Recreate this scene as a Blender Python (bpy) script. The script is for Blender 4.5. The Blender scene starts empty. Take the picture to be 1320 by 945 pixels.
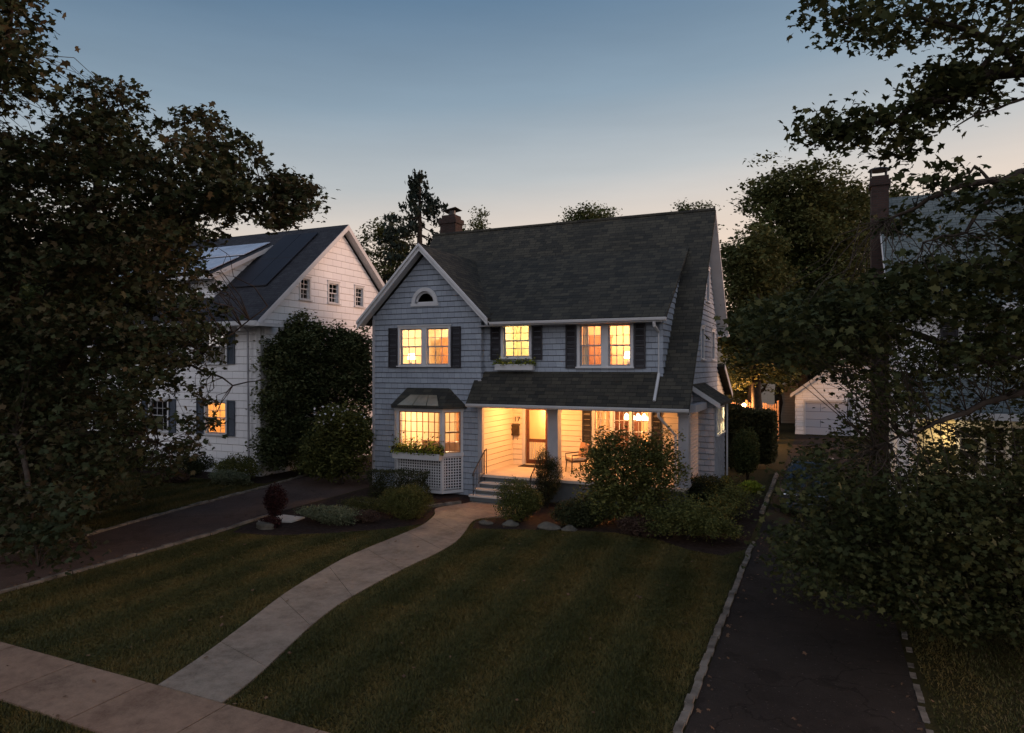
import bpy, bmesh, math, random
import numpy as np
from mathutils import Vector, Matrix
from mathutils.geometry import tessellate_polygon
random.seed(7); RNG = np.random.default_rng(11)
sc = bpy.context.scene
COL = sc.collection
R = math.radians
TH = R(24.4); SN, CS = math.sin(TH), math.cos(TH); H = 4.4; FL = 880.0

def at(px, py, t):
    """world point seen in direction (px, py) at depth t metres"""
    r = (px - 660) / FL; u = -(py - 472.5) / FL
    return Vector(((-SN + r * CS) * t, (CS + r * SN) * t, H + u * t))

# ------------------------------------------------------------------ materials
def newmat(name):
    m = bpy.data.materials.new(name); m.use_nodes = True
    nt = m.node_tree
    b = nt.nodes['Principled BSDF']
    return m, nt, b

def N(nt, typ, **kw):
    n = nt.nodes.new(typ)
    for k, v in kw.items():
        if k.startswith('i_'):
            n.inputs[k[2:].replace('_', ' ')].default_value = v
        else:
            setattr(n, k, v)
    return n

def math_node(nt, op, a, b=None, c=None):
    n = nt.nodes.new('ShaderNodeMath'); n.operation = op
    for i, v in enumerate((a, b, c)):
        if v is None: continue
        if isinstance(v, (int, float)): n.inputs[i].default_value = v
        else: nt.links.new(v, n.inputs[i])
    return n.outputs[0]

def mixc(nt, fac, a, b, mode='MIX'):
    n = nt.nodes.new('ShaderNodeMix'); n.data_type = 'RGBA'; n.blend_type = mode
    for sock, v in ((n.inputs[0], fac), (n.inputs[6], a), (n.inputs[7], b)):
        if isinstance(v, (int, float)): sock.default_value = v
        elif isinstance(v, tuple): sock.default_value = (*v, 1) if len(v) == 3 else v
        else: nt.links.new(v, sock)
    return n.outputs[2]

def noise(nt, scale, detail=4, rough=.55, vec=None):
    n = nt.nodes.new('ShaderNodeTexNoise'); n.inputs['Scale'].default_value = scale
    n.inputs['Detail'].default_value = detail; n.inputs['Roughness'].default_value = rough
    if vec is None:
        g = nt.nodes.new('ShaderNodeNewGeometry'); vec = g.outputs['Position']
    nt.links.new(vec, n.inputs['Vector'])
    return n.outputs['Fac']

def ramp(nt, fac, stops):
    n = nt.nodes.new('ShaderNodeValToRGB'); cr = n.color_ramp
    while len(cr.elements) > 1: cr.elements.remove(cr.elements[-1])
    for i, (p, c) in enumerate(stops):
        e = cr.elements[0] if i == 0 else cr.elements.new(p)
        e.position = p; e.color = (*c, 1) if len(c) == 3 else c
    nt.links.new(fac, n.inputs[0])
    return n.outputs[0]

def bump(nt, b, height, strength=.3, dist=.01):
    n = nt.nodes.new('ShaderNodeBump'); n.inputs['Strength'].default_value = strength
    n.inputs['Distance'].default_value = dist
    nt.links.new(height, n.inputs['Height']); nt.links.new(n.outputs[0], b.inputs['Normal'])

def sc_rgb(c, k): return tuple(min(1, v * k) for v in c)

def paint(name, c, rough=.6, var=.12, nscale=3, spec=.4, metal=0, bmp=.1, bscale=40):
    m, nt, b = newmat(name)
    f = noise(nt, nscale)
    col = ramp(nt, f, [(.3, sc_rgb(c, 1 - var)), (.7, sc_rgb(c, 1 + var))])
    nt.links.new(col, b.inputs['Base Color'])
    b.inputs['Roughness'].default_value = rough; b.inputs['Metallic'].default_value = metal
    b.inputs['Specular IOR Level'].default_value = spec
    if bmp: bump(nt, b, noise(nt, bscale), bmp, .005)
    return m

def courses(name, c1, c2, joint, row, width, mode='wall', rough=.8, mortar=.006, blotch=.2, bstr=.5, sq=1.0, zmul=1.0):
    """shingle / clapboard / brick pattern laid out in world metres"""
    m, nt, b = newmat(name)
    g = nt.nodes.new('ShaderNodeNewGeometry'); s = nt.nodes.new('ShaderNodeSeparateXYZ')
    nt.links.new(g.outputs['Position'], s.inputs[0])
    X, Y, Z = s.outputs
    u = {'wall': math_node(nt, 'ADD', X, Y), 'roofy': X, 'roofx': Y}[mode]
    v = math_node(nt, 'MULTIPLY', Z, zmul)
    cb = nt.nodes.new('ShaderNodeCombineXYZ'); nt.links.new(u, cb.inputs[0]); nt.links.new(v, cb.inputs[1])
    br = nt.nodes.new('ShaderNodeTexBrick'); nt.links.new(cb.outputs[0], br.inputs['Vector'])
    br.inputs['Scale'].default_value = 1; br.inputs['Brick Width'].default_value = width
    br.inputs['Row Height'].default_value = row; br.inputs['Mortar Size'].default_value = mortar
    br.inputs['Mortar Smooth'].default_value = .3; br.inputs['Bias'].default_value = 0
    br.inputs['Color1'].default_value = (*c1, 1); br.inputs['Color2'].default_value = (*c2, 1)
    br.inputs['Mortar'].default_value = (*joint, 1); br.offset = .43; br.squash = sq; br.squash_frequency = 3
    n1 = noise(nt, .8, 5, .6); n2 = noise(nt, 14, 3)
    k = math_node(nt, 'ADD', math_node(nt, 'MULTIPLY', n1, blotch * 2), math_node(nt, 'MULTIPLY', n2, blotch))
    k = math_node(nt, 'ADD', k, 1 - blotch * 1.5)
    cbk = nt.nodes.new('ShaderNodeCombineColor')
    for i in range(3): nt.links.new(k, cbk.inputs[i])
    col = mixc(nt, 1.0, br.outputs['Color'], cbk.outputs[0], 'MULTIPLY')
    nt.links.new(col, b.inputs['Base Color']); b.inputs['Roughness'].default_value = rough
    b.inputs['Specular IOR Level'].default_value = .15
    fr = math_node(nt, 'FRACT', math_node(nt, 'DIVIDE', v, row))
    h = math_node(nt, 'SUBTRACT', math_node(nt, 'MULTIPLY', math_node(nt, 'SUBTRACT', 1.0, fr), .6), br.outputs['Fac'])
    h = math_node(nt, 'ADD', h, math_node(nt, 'MULTIPLY', n2, .5))
    bump(nt, b, h, bstr, .012)
    return m

def leafmat(name, base, alt, hue=.5, trans=.25, rough=.5):
    m, nt, b = newmat(name)
    g = nt.nodes.new('ShaderNodeNewGeometry')
    rnd = g.outputs['Random Per Island']
    n1 = noise(nt, .55, 3)
    f = math_node(nt, 'ADD', math_node(nt, 'MULTIPLY', rnd, .5), math_node(nt, 'MULTIPLY', n1, .7))
    dark = sc_rgb(base, .55)
    col = ramp(nt, f, [(.25, dark), (.55, base), (.9, alt)])
    nt.links.new(col, b.inputs['Base Color']); b.inputs['Roughness'].default_value = .7
    b.inputs['Specular IOR Level'].default_value = .12
    tr = nt.nodes.new('ShaderNodeBsdfTranslucent'); nt.links.new(col, tr.inputs[0])
    mx = nt.nodes.new('ShaderNodeMixShader'); mx.inputs[0].default_value = trans
    nt.links.new(b.outputs[0], mx.inputs[1]); nt.links.new(tr.outputs[0], mx.inputs[2])
    nt.links.new(mx.outputs[0], nt.nodes['Material Output'].inputs[0])
    return m

def emit(name, c, s):
    m, nt, b = newmat(name)
    b.inputs['Base Color'].default_value = (*c, 1)
    b.inputs['Emission Color'].default_value = (*c, 1); b.inputs['Emission Strength'].default_value = s
    return m

def glassmat(name, tint=(.95, .95, .95), refl=.5):
    m, nt, b = newmat(name)
    tr = nt.nodes.new('ShaderNodeBsdfTransparent'); tr.inputs[0].default_value = (*tint, 1)
    gl = nt.nodes.new('ShaderNodeBsdfGlossy'); gl.inputs['Roughness'].default_value = .03
    fr = nt.nodes.new('ShaderNodeFresnel'); fr.inputs[0].default_value = 1.5
    mx = nt.nodes.new('ShaderNodeMixShader')
    nt.links.new(math_node(nt, 'MULTIPLY', fr.outputs[0], 1.6), mx.inputs[0])
    nt.links.new(tr.outputs[0], mx.inputs[1]); nt.links.new(gl.outputs[0], mx.inputs[2])
    nt.links.new(mx.outputs[0], nt.nodes['Material Output'].inputs[0])
    return m

M = {}
M['siding'] = courses('grey_blue_shingle', (.30, .335, .385), (.245, .275, .32), (.07, .075, .09), .19, .27, 'wall', blotch=.16, mortar=.004, bstr=.4, sq=.8)
M['cream'] = courses('cream_clapboard', (.72, .64, .50), (.68, .60, .47), (.5, .43, .33), .19, 2.6, 'wall', blotch=.05, mortar=.003, bstr=.15)
M['white_siding'] = courses('white_shingle', (.80, .79, .79), (.76, .75, .76), (.42, .41, .42), .30, .62, 'wall', blotch=.06, mortar=.007, bstr=.3)
M['roof'] = courses('asphalt_shingle', (.062, .057, .044), (.029, .029, .026), (.012, .012, .012), .14, .33, 'roofy', blotch=.32, mortar=.006, zmul=1.28, bstr=.7, sq=.7)
M['roofx'] = courses('asphalt_shingle_side', (.062, .057, .044), (.029, .029, .026), (.012, .012, .012), .14, .33, 'roofx', blotch=.32, mortar=.006, zmul=1.41, bstr=.7, sq=.7)
M['roof_left'] = courses('dark_asphalt_shingle', (.045, .046, .052), (.03, .03, .036), (.014, .014, .016), .14, .33, 'roofy', blotch=.3, mortar=.006, zmul=1.5, bstr=.7, sq=.7)
M['roof_right'] = courses('green_grey_shingle', (.15, .17, .165), (.10, .12, .12), (.05, .055, .055), .14, .33, 'roofy', blotch=.3, mortar=.008, zmul=1.4, bstr=.8, sq=.7)
M['brick'] = courses('red_brick', (.048, .027, .023), (.030, .019, .016), (.035, .032, .03), .075, .22, 'wall', blotch=.3, mortar=.01)
M['trim'] = paint('white_trim', (.52, .52, .53), .5, .06)
M['greytrim'] = paint('grey_trim', (.34, .34, .36), .6, .08)
M['shutter'] = paint('black_shutter', (.022, .020, .024), .5, .2)
M['shutter_b'] = paint('blue_shutter', (.03, .045, .07), .5, .2)
M['bark'] = paint('bark', (.045, .035, .028), .95, .4, 6, .1, 0, .8, 25)
M['twig'] = paint('twig_bark', (.03, .025, .022), .9, .3, 6, .1, 0, .4, 25)
M['concrete'] = paint('porch_concrete', (.52, .45, .38), .8, .1)
M['stepgrey'] = paint('painted_riser', (.10, .105, .105), .7, .1)
M['tread'] = paint('stone_tread', (.50, .47, .43), .7, .12)
M['stone'] = paint('kerb_stone', (.17, .145, .12), .9, .5, 3.5, .2, 0, 1.0, 18)
M['rock'] = paint('garden_rock', (.10, .09, .072), .9, .35, 4, .2, 0, 1.0, 12)
M['iron'] = paint('black_iron', (.02, .018, .018), .45, .2)
M['copper'] = paint('bay_metal', (.62, .48, .32), .28, .25, 2.5, .5, .85, .15, 6)
M['glass'] = glassmat('window_glass')
M['wood'] = paint('dark_wood', (.10, .035, .018), .4, .3, 8)
M['wood2'] = paint('oak', (.30, .14, .06), .5, .25, 6)
M['roomA'] = paint('cream_plaster', (.70, .60, .42), .9, .05, 2, .1, 0, 0)
M['roomY'] = paint('yellow_plaster', (.72, .64, .36), .9, .05, 2, .1, 0, 0)
M['roomO'] = paint('apricot_plaster', (.72, .48, .26), .9, .05, 2, .1, 0, 0)
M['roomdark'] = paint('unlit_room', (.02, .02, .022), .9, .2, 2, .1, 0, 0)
M['curtain'] = paint('linen_curtain', (.62, .50, .34), .9, .12, 5, .1)
M['cushion'] = paint('beige_cushion', (.45, .27, .17), .9, .1, 8, .1)
M['cushion_l'] = paint('light_cushion', (.62, .5, .38), .9, .1, 8, .1)
M['wicker'] = paint('dark_wicker', (.05, .03, .02), .7, .3, 20)
M['mulch'] = paint('mulch', (.035, .022, .017), .95, .5, 9, .1, 0, 1.0, 30)
M['mat'] = paint('door_mat', (.03, .022, .018), .95, .3, 20, .1)
M['mail'] = paint('bronze_box', (.05, .035, .022), .4, .3, 10, .5, .5)
M['shade'] = emit('lamp_shade', (1, .74, .46), 3.2)
M['bulb'] = emit('glowing_glass', (1, .70, .38), 14)
M['solar'] = paint('solar_cell', (.014, .015, .022), .6, .2, 1, .3, 0, 0)
M['solar_sheen'] = paint('solar_cell_sky_sheen', (.42, .43, .52), .15, .2, 1, 1.0, 0, 0)  # pale base colour stands in for bright sky reflected in the panels
M['garage'] = courses('garage_door_panel', (.42, .44, .50), (.40, .42, .48), (.2, .2, .24), .5, 3.0, 'wall', blotch=.04, mortar=.02)
M['beige'] = courses('beige_siding', (.45, .36, .28), (.42, .34, .26), (.25, .2, .15), .2, 3.0, 'wall', blotch=.06, mortar=.01)
M['fence'] = paint('fence_board', (.35, .20, .12), .8, .3, 3)
M['creamwall'] = courses('cream_shingle', (.66, .58, .40), (.62, .54, .37), (.4, .34, .24), .25, .9, 'wall', blotch=.05, mortar=.005)
M['carpaint'] = paint('dark_car_paint', (.035, .045, .055), .22, .1, 1, .6, .3, 0)
M['rubber'] = paint('tyre_rubber', (.015, .015, .016), .8, .2)
M['chrome'] = paint('bright_metal', (.6, .62, .64), .15, .05, 1, .5, 1, 0)
M['petal'] = paint('white_petal', (.65, .63, .62), .8, .1)
# leaves
M['leaf_left'] = leafmat('maple_leaf_dark', (.038, .050, .022), (.075, .054, .028), trans=.2)
M['leaf_right'] = leafmat('maple_leaf', (.042, .052, .020), (.085, .080, .028), trans=.25)
M['leaf_back'] = leafmat('background_leaf', (.060, .080, .028), (.12, .120, .038), trans=.25)
M['leaf_back2'] = leafmat('background_leaf_brown', (.066, .078, .028), (.12, .112, .038), trans=.25)
M['holly'] = leafmat('evergreen_leaf', (.070, .088, .036), (.13, .13, .055), trans=.2)
M['needle'] = leafmat('spruce_needle', (.020, .030, .024), (.035, .045, .03), trans=.1)
M['shrub'] = leafmat('shrub_leaf', (.085, .095, .028), (.18, .165, .045), trans=.2)
M['shrub_dark'] = leafmat('dark_shrub_leaf', (.038, .046, .020), (.075, .070, .028), trans=.15)
M['shrub_pale'] = leafmat('silver_shrub_leaf', (.13, .15, .085), (.20, .20, .12), trans=.2)
M['shrub_pink'] = leafmat('rusty_shrub_leaf', (.075, .045, .035), (.12, .075, .05), trans=.2)
M['shrub_red'] = leafmat('red_maple_leaf', (.035, .014, .014), (.06, .02, .018), trans=.2)
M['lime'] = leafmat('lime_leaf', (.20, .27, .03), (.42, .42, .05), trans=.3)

# ------------------------------------------------------------------ object helpers
def rootloc(o):
    while o.parent is not None: o = o.parent
    return Vector(o.location)

def tag(o, label=None, cat=None, group=None, kind=None):
    if label: o['label'] = label
    if cat: o['category'] = cat
    if group: o['group'] = group
    if kind: o['kind'] = kind
    return o

def thing(name, label, cat, loc, group=None):
    o = bpy.data.objects.new(name, None); COL.objects.link(o); o.location = loc
    o.empty_display_size = .3
    return tag(o, label, cat, group)

def link(name, me, mat, parent=None, origin=None):
    """origin: world point used as the object's origin when top-level"""
    o = bpy.data.objects.new(name, me); COL.objects.link(o)
    if mat is not None and not me.materials:
        for m in (mat if isinstance(mat, (list, tuple)) else [mat]): me.materials.append(m)
    if parent is not None:
        o.parent = parent; b = rootloc(parent)
    else:
        b = Vector(origin) if origin is not None else Vector((0, 0, 0)); o.location = b
    if b.length > 0: me.transform(Matrix.Translation(-b))
    return o

def copy_tree(o, parent=None):
    c = o.copy(); COL.objects.link(c)
    if parent is not None: c.parent = parent
    for ch in list(o.children): copy_tree(ch, c)
    return c

class F:
    """wall frame: x along u, z up, d outward along n"""
    def __init__(s, O, u, n): s.O, s.u, s.n = Vector(O), Vector(u).normalized(), Vector(n).normalized()
    def p(s, x, z, d=0): return s.O + s.u * x + Vector((0, 0, z)) + s.n * d
def front(Y): return F((0, Y, 0), (1, 0, 0), (0, -1, 0))
def back(Y): return F((0, Y, 0), (1, 0, 0), (0, 1, 0))
def right(X): return F((X, 0, 0), (0, 1, 0), (1, 0, 0))
def left(X): return F((X, 0, 0), (0, 1, 0), (-1, 0, 0))

class MB:
    def __init__(s): s.v = []; s.f = []
    def add(s, vs, fs):
        n = len(s.v); s.v += [tuple(v) for v in vs]; s.f += [tuple(i + n for i in f) for f in fs]
    def hexa(s, p):  # 4 bottom ccw, 4 top
        s.add(p, [(0, 3, 2, 1), (4, 5, 6, 7), (0, 1, 5, 4), (1, 2, 6, 5), (2, 3, 7, 6), (3, 0, 4, 7)])
    def box(s, x0, x1, y0, y1, z0, z1):
        s.hexa([(x0, y0, z0), (x1, y0, z0), (x1, y1, z0), (x0, y1, z0), (x0, y0, z1), (x1, y0, z1), (x1, y1, z1), (x0, y1, z1)])
    def fbox(s, f, x0, x1, z0, z1, d0, d1):
        s.hexa([f.p(x0, z0, d1), f.p(x1, z0, d1), f.p(x1, z0, d0), f.p(x0, z0, d0),
                f.p(x0, z1, d1), f.p(x1, z1, d1), f.p(x1, z1, d0), f.p(x0, z1, d0)])
    def quad(s, a, b, c, d): s.add([a, b, c, d], [(0, 1, 2, 3)])
    def slab(s, a, b, c, d, t):
        """top quad a,b,c,d (ccw from above), thickness t downwards"""
        dz = Vector((0, 0, -t)); P = [Vector(q) for q in (a, b, c, d)]
        s.hexa([q + dz for q in P] + P)
    def tube(s, pts, rad, seg=8, cap=True):
        pts = [Vector(p) for p in pts]; n = len(pts)
        if isinstance(rad, (int, float)): rad = [rad] * n
        base = len(s.v); prev = None
        for i, p in enumerate(pts):
            d = (pts[min(i + 1, n - 1)] - pts[max(i - 1, 0)])
            if d.length < 1e-6: d = Vector((0, 0, 1))
            d.normalize()
            a = d.orthogonal() if prev is None else (prev - d * prev.dot(d))
            if a.length < 1e-6: a = d.orthogonal()
            a.normalize(); prev = a; b = d.cross(a)
            for k in range(seg):
                t = 2 * math.pi * k / seg
                s.v.append(tuple(p + (a * math.cos(t) + b * math.sin(t)) * rad[i]))
        for i in range(n - 1):
            for k in range(seg):
                k2 = (k + 1) % seg
                s.f.append((base + i * seg + k, base + i * seg + k2, base + (i + 1) * seg + k2, base + (i + 1) * seg + k))
        if cap:
            s.f.append(tuple(base + k for k in range(seg))[::-1]); s.f.append(tuple(base + (n - 1) * seg + k for k in range(seg)))
    def prism(s, poly, z0, z1):
        n = len(poly); s.add([(x, y, z0) for x, y in poly] + [(x, y, z1) for x, y in poly],
              [tuple(range(n))[::-1], tuple(range(n, 2 * n))] + [(i, (i + 1) % n, n + (i + 1) % n, n + i) for i in range(n)])
    def fprism(s, f, poly, d0, d1):
        n = len(poly); s.add([f.p(x, z, d1) for x, z in poly] + [f.p(x, z, d0) for x, z in poly],
              [tuple(range(n)), tuple(range(n, 2 * n))[::-1]] + [(i, (i + 1) % n, n + (i + 1) % n, n + i)[::-1] for i in range(n)])
    def lathe(s, c, prof, seg=16):
        c = Vector(c); base = len(s.v); n = len(prof)
        for r, z in prof:
            for k in range(seg):
                t = 2 * math.pi * k / seg; s.v.append((c.x + r * math.cos(t), c.y + r * math.sin(t), c.z + z))
        for i in range(n - 1):
            for k in range(seg):
                k2 = (k + 1) % seg; s.f.append((base + i * seg + k, base + i * seg + k2, base + (i + 1) * seg + k2, base + (i + 1) * seg + k))
        s.f.append(tuple(base + k for k in range(seg))[::-1]); s.f.append(tuple(base + (n - 1) * seg + k for k in range(seg)))
    def build(s, name, mat, parent=None, origin=None, smooth=False, bevel=0):
        me = bpy.data.meshes.new(name); me.from_pydata(s.v, [], s.f)
        bm = bmesh.new(); bm.from_mesh(me); bmesh.ops.recalc_face_normals(bm, faces=bm.faces)
        if bevel: bmesh.ops.bevel(bm, geom=list(bm.edges), offset=bevel, segments=2, affect='EDGES', profile=.6)
        bm.to_mesh(me); bm.free()
        if smooth: me.polygons.foreach_set('use_smooth', [True] * len(me.polygons))
        return link(name, me, mat, parent, origin)

def wall(name, f, outer, holes, mat, parent, thick=.15, lap=.19, tooth=.030, label=None):
    """lapped-siding wall with real openings. outer / holes: lists of (x, z)"""
    bm = bmesh.new()
    loops = [outer] + holes
    flat = [p for l in loops for p in l]
    tris = tessellate_polygon([[Vector((x, z, 0)) for x, z in l] for l in loops])
    def layer():
        vs = [bm.verts.new((x, z, 0)) for x, z in flat]
        for t in tris:
            try: bm.faces.new([vs[i] for i in t])
            except ValueError: pass
        return vs
    layer()
    if lap:
        z0 = min(z for _, z in outer); z1 = max(z for _, z in outer)
        k = math.floor(z0 / lap)
        while k * lap < z1:
            for dz in (0, .022):
                zz = k * lap + dz
                if z0 < zz < z1:
                    bmesh.ops.bisect_plane(bm, geom=list(bm.verts) + list(bm.edges) + list(bm.faces), dist=1e-5, plane_co=(0, zz, 0), plane_no=(0, 1, 0))
            k += 1
    bed = [e for e in bm.edges if e.is_boundary]
    def off(z):
        if not lap: return 0
        q = (z / lap - math.floor(z / lap + 1e-5)) * lap
        if q < 1e-4: return 0.0
        if q <= .0221: return tooth * q / .022
        return tooth * (lap - q) / (lap - .022)
    fr = {v: f.p(v.co.x, v.co.y, off(v.co.y)) for v in bm.verts}
    bk = {v: f.p(v.co.x, v.co.y, -thick) for v in bm.verts}
    newv = {v: bm.verts.new(bk[v]) for v in list(fr)}
    fcs = list(bm.faces)
    for e in bed:
        a, b = e.verts
        bm.faces.new((a, b, newv[b], newv[a]))
    for fc in fcs:
        bm.faces.new([newv[v] for v in fc.verts][::-1])
    for v, p in fr.items(): v.co = p
    bmesh.ops.recalc_face_normals(bm, faces=bm.faces)
    me = bpy.data.meshes.new(name); bm.to_mesh(me); bm.free()
    o = link(name, me, mat, parent)
    if label: o['label'] = label
    return o

def rect(x0, x1, z0, z1): return [(x0, z0), (x1, z0), (x1, z1), (x0, z1)]

def window(parent, f, x0, x1, z0, z1, units=1, cols=3, rows=2, mull=.12, casing=.09, trim=None, sill=True, sashmat=None, name='window', back_d=-.10):
    """x0..z1 is the wall opening; casing outside it, sashes, panes and muntins inside it"""
    trim = trim or M['trim']; sashmat = sashmat or M['greytrim']
    b = MB(); c = casing
    b.fbox(f, x0 - c, x0 + .002, z0 - .03, z1 + c, .0, .045)
    b.fbox(f, x1 - .002, x1 + c, z0 - .03, z1 + c, .0, .045)
    b.fbox(f, x0 + .002, x1 - .002, z1 - .002, z1 + c, .0, .045)
    b.fbox(f, x0 - c - .02, x1 + c + .02, z1 + c, z1 + c + .035, .0, .075)
    if sill: b.fbox(f, x0 - c - .04, x1 + c + .04, z0 - .075, z0 - .03, .0, .10)
    b.fbox(f, x0 + .002, x1 - .002, z0 - .03, z0 + .0, -.12, .055)
    w = (x1 - x0 - mull * (units - 1)) / units
    for i in range(1, units):
        xm = x0 + w * i + mull * (i - 1)
        b.fbox(f, xm, xm + mull, z0, z1 - .002, -.1, .04)
    win = b.build(name, trim, parent)
    for i in range(units):
        a = x0 + (w + mull) * i; e = a + w; s = MB(); zm = (z0 + z1) / 2
        for (q0, q1, d) in ((zm - .02, z1, -.035), (z0, zm + .02, -.07)):
            t = .045
            s.fbox(f, a, a + t, q0, q1, d - .03, d); s.fbox(f, e - t, e, q0, q1, d - .03, d)
            s.fbox(f, a + t, e - t, q0, q0 + t, d - .03, d); s.fbox(f, a + t, e - t, q1 - t, q1, d - .03, d)
            for k in range(1, cols):
                xx = a + t + (e - a - 2 * t) * k / cols; s.fbox(f, xx - .011, xx + .011, q0 + t, q1 - t, d - .025, d - .004)
            for k in range(1, rows):
                zz = q0 + t + (q1 - q0 - 2 * t) * k / rows
                s.fbox(f, a + t, e - t, zz - .011, zz + .011, d - .023, d - .006)
        s.build('sash', sashmat, win)
        g = MB(); g.quad(f.p(a + .02, zm, -.05), f.p(e - .02, zm, -.05), f.p(e - .02, z1 - .02, -.05), f.p(a + .02, z1 - .02, -.05))
        g.quad(f.p(a + .02, z0 + .02, -.086), f.p(e - .02, z0 + .02, -.086), f.p(e - .02, zm, -.086), f.p(a + .02, zm, -.086))
        g.build('pane', M['glass'], win)
    return win

def shutter(parent, f, x0, x1, z0, z1, mat=None):
    b = MB(); t = .05; mat = mat or M['shutter']
    b.fbox(f, x0, x0 + t, z0, z1, .02, .06); b.fbox(f, x1 - t, x1, z0, z1, .02, .06)
    for q in (z0, (z0 + z1) / 2 - t / 2, z1 - t): b.fbox(f, x0 + t, x1 - t, q, q + t, .02, .058)
    z = z0 + t + .01
    while z < z1 - t - .03:
        p = [f.p(x0 + t, z, .048), f.p(x1 - t, z, .048), f.p(x1 - t, z + .03, .03), f.p(x0 + t, z + .03, .03)]
        b.hexa([p[0], p[1], f.p(x1 - t, z, .04), f.p(x0 + t, z, .04), p[3], p[2], f.p(x1 - t, z + .03, .022), f.p(x0 + t, z + .03, .022)])
        z += .042
    b.fbox(f, x0 + t, x1 - t, z0 + t, z1 - t, .0, .021)
    return b.build('shutter', mat, parent)

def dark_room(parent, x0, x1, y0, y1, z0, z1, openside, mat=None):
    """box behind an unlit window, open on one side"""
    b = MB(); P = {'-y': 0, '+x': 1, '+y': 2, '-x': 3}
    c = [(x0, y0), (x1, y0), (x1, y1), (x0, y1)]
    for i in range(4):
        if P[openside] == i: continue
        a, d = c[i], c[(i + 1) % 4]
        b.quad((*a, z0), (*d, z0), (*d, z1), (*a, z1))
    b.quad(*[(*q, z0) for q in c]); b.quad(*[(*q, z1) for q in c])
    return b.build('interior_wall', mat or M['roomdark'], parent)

def lamp(name, loc, power, color=(1, .62, .28), radius=.08):
    l = bpy.data.lights.new(name, 'POINT'); l.energy = power; l.color = color; l.shadow_soft_size = radius
    o = bpy.data.objects.new(name, l); COL.objects.link(o); o.location = loc
    return o

# ------------------------------------------------------------------ foliage
SH = {
 'rhomb': [(0, -.5), (.34, -.05), (0, .5), (-.34, -.05)],
 'oval': [(0, -.5), (.26, -.22), (.28, .12), (0, .5), (-.28, .12), (-.26, -.22)],
 'lobed': [(0, -.42), (.30, -.30), (.22, -.08), (.5, .10), (.20, .18), (0, .55), (-.20, .18), (-.5, .10), (-.22, -.08), (-.30, -.30)],
 'blade': [(-.07, -.5), (.07, -.5), (.05, .1), (0, .5), (-.05, .1)],
}
def leaf_verts(C, size, shape='rhomb', up=.6, along=None, jitter=.35):
    n = len(C); sh = np.array(SH[shape]); k = len(sh)
    nrm = RNG.normal(size=(n, 3)); nrm[:, 2] = np.abs(nrm[:, 2]) * (1 + up) + up
    nrm /= np.linalg.norm(nrm, axis=1)[:, None]
    if along is None: a = RNG.normal(size=(n, 3))
    else: a = np.array(along) + RNG.normal(size=(n, 3)) * .35
    a -= nrm * np.sum(a * nrm, 1)[:, None]; a /= np.linalg.norm(a, axis=1)[:, None] + 1e-9
    b = np.cross(nrm, a); s = np.reshape(size, (-1, 1, 1)) * (1 + jitter * RNG.uniform(-1, 1, size=(n, 1, 1)))
    V = C[:, None, :] + s * (b[:, None, :] * sh[None, :, 0:1] + a[:, None, :] * sh[None, :, 1:2])
    droop = (np.abs(sh[:, 0]) * .35 + np.maximum(sh[:, 1], 0) ** 2 * .5)
    V -= s * nrm[:, None, :] * droop[None, :, None]
    return V.reshape(-1, 3), k

def arr_mesh(name, V, k):
    me = bpy.data.meshes.new(name); n = len(V)
    me.vertices.add(n); me.vertices.foreach_set('co', V.astype(np.float32).ravel())
    me.loops.add(n); me.loops.foreach_set('vertex_index', np.arange(n, dtype=np.int32))
    me.polygons.add(n // k); me.polygons.foreach_set('loop_start', np.arange(0, n, k, dtype=np.int32))
    me.update(calc_edges=True)
    return me

def clusters(P, n, r, flat=.5):
    """n leaves around each of the points P"""
    P = np.asarray(P); C = np.repeat(P, n, axis=0)
    o = RNG.normal(size=C.shape) * r * .55; o[:, 2] *= flat
    return C + o

def inpoly(x, y, poly):
    c = np.zeros(len(x), bool); n = len(poly)
    for i in range(n):
        x0, y0 = poly[i]; x1, y1 = poly[(i + 1) % n]
        if y0 == y1: continue
        m = ((y0 > y) != (y1 > y)) & (x < (x1 - x0) * (y - y0) / (y1 - y0) + x0); c ^= m
    return c

def at_np(px, py, t):
    r = (px - 660) / FL; u = -(py - 472.5) / FL
    return np.stack([(-SN + r * CS) * t, (CS + r * SN) * t, H + u * t], 1)

def curve_pts(a, b, sag=.0, n=5, wob=.0):
    a, b = Vector(a), Vector(b); out = []
    L = (b - a).length
    for i in range(n + 1):
        t = i / n; p = a.lerp(b, t) + Vector((0, 0, sag * L * math.sin(math.pi * t)))
        if 0 < i < n: p += Vector((random.gauss(0, wob), random.gauss(0, wob), random.gauss(0, wob))) * L
        out.append(p)
    return out

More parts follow.
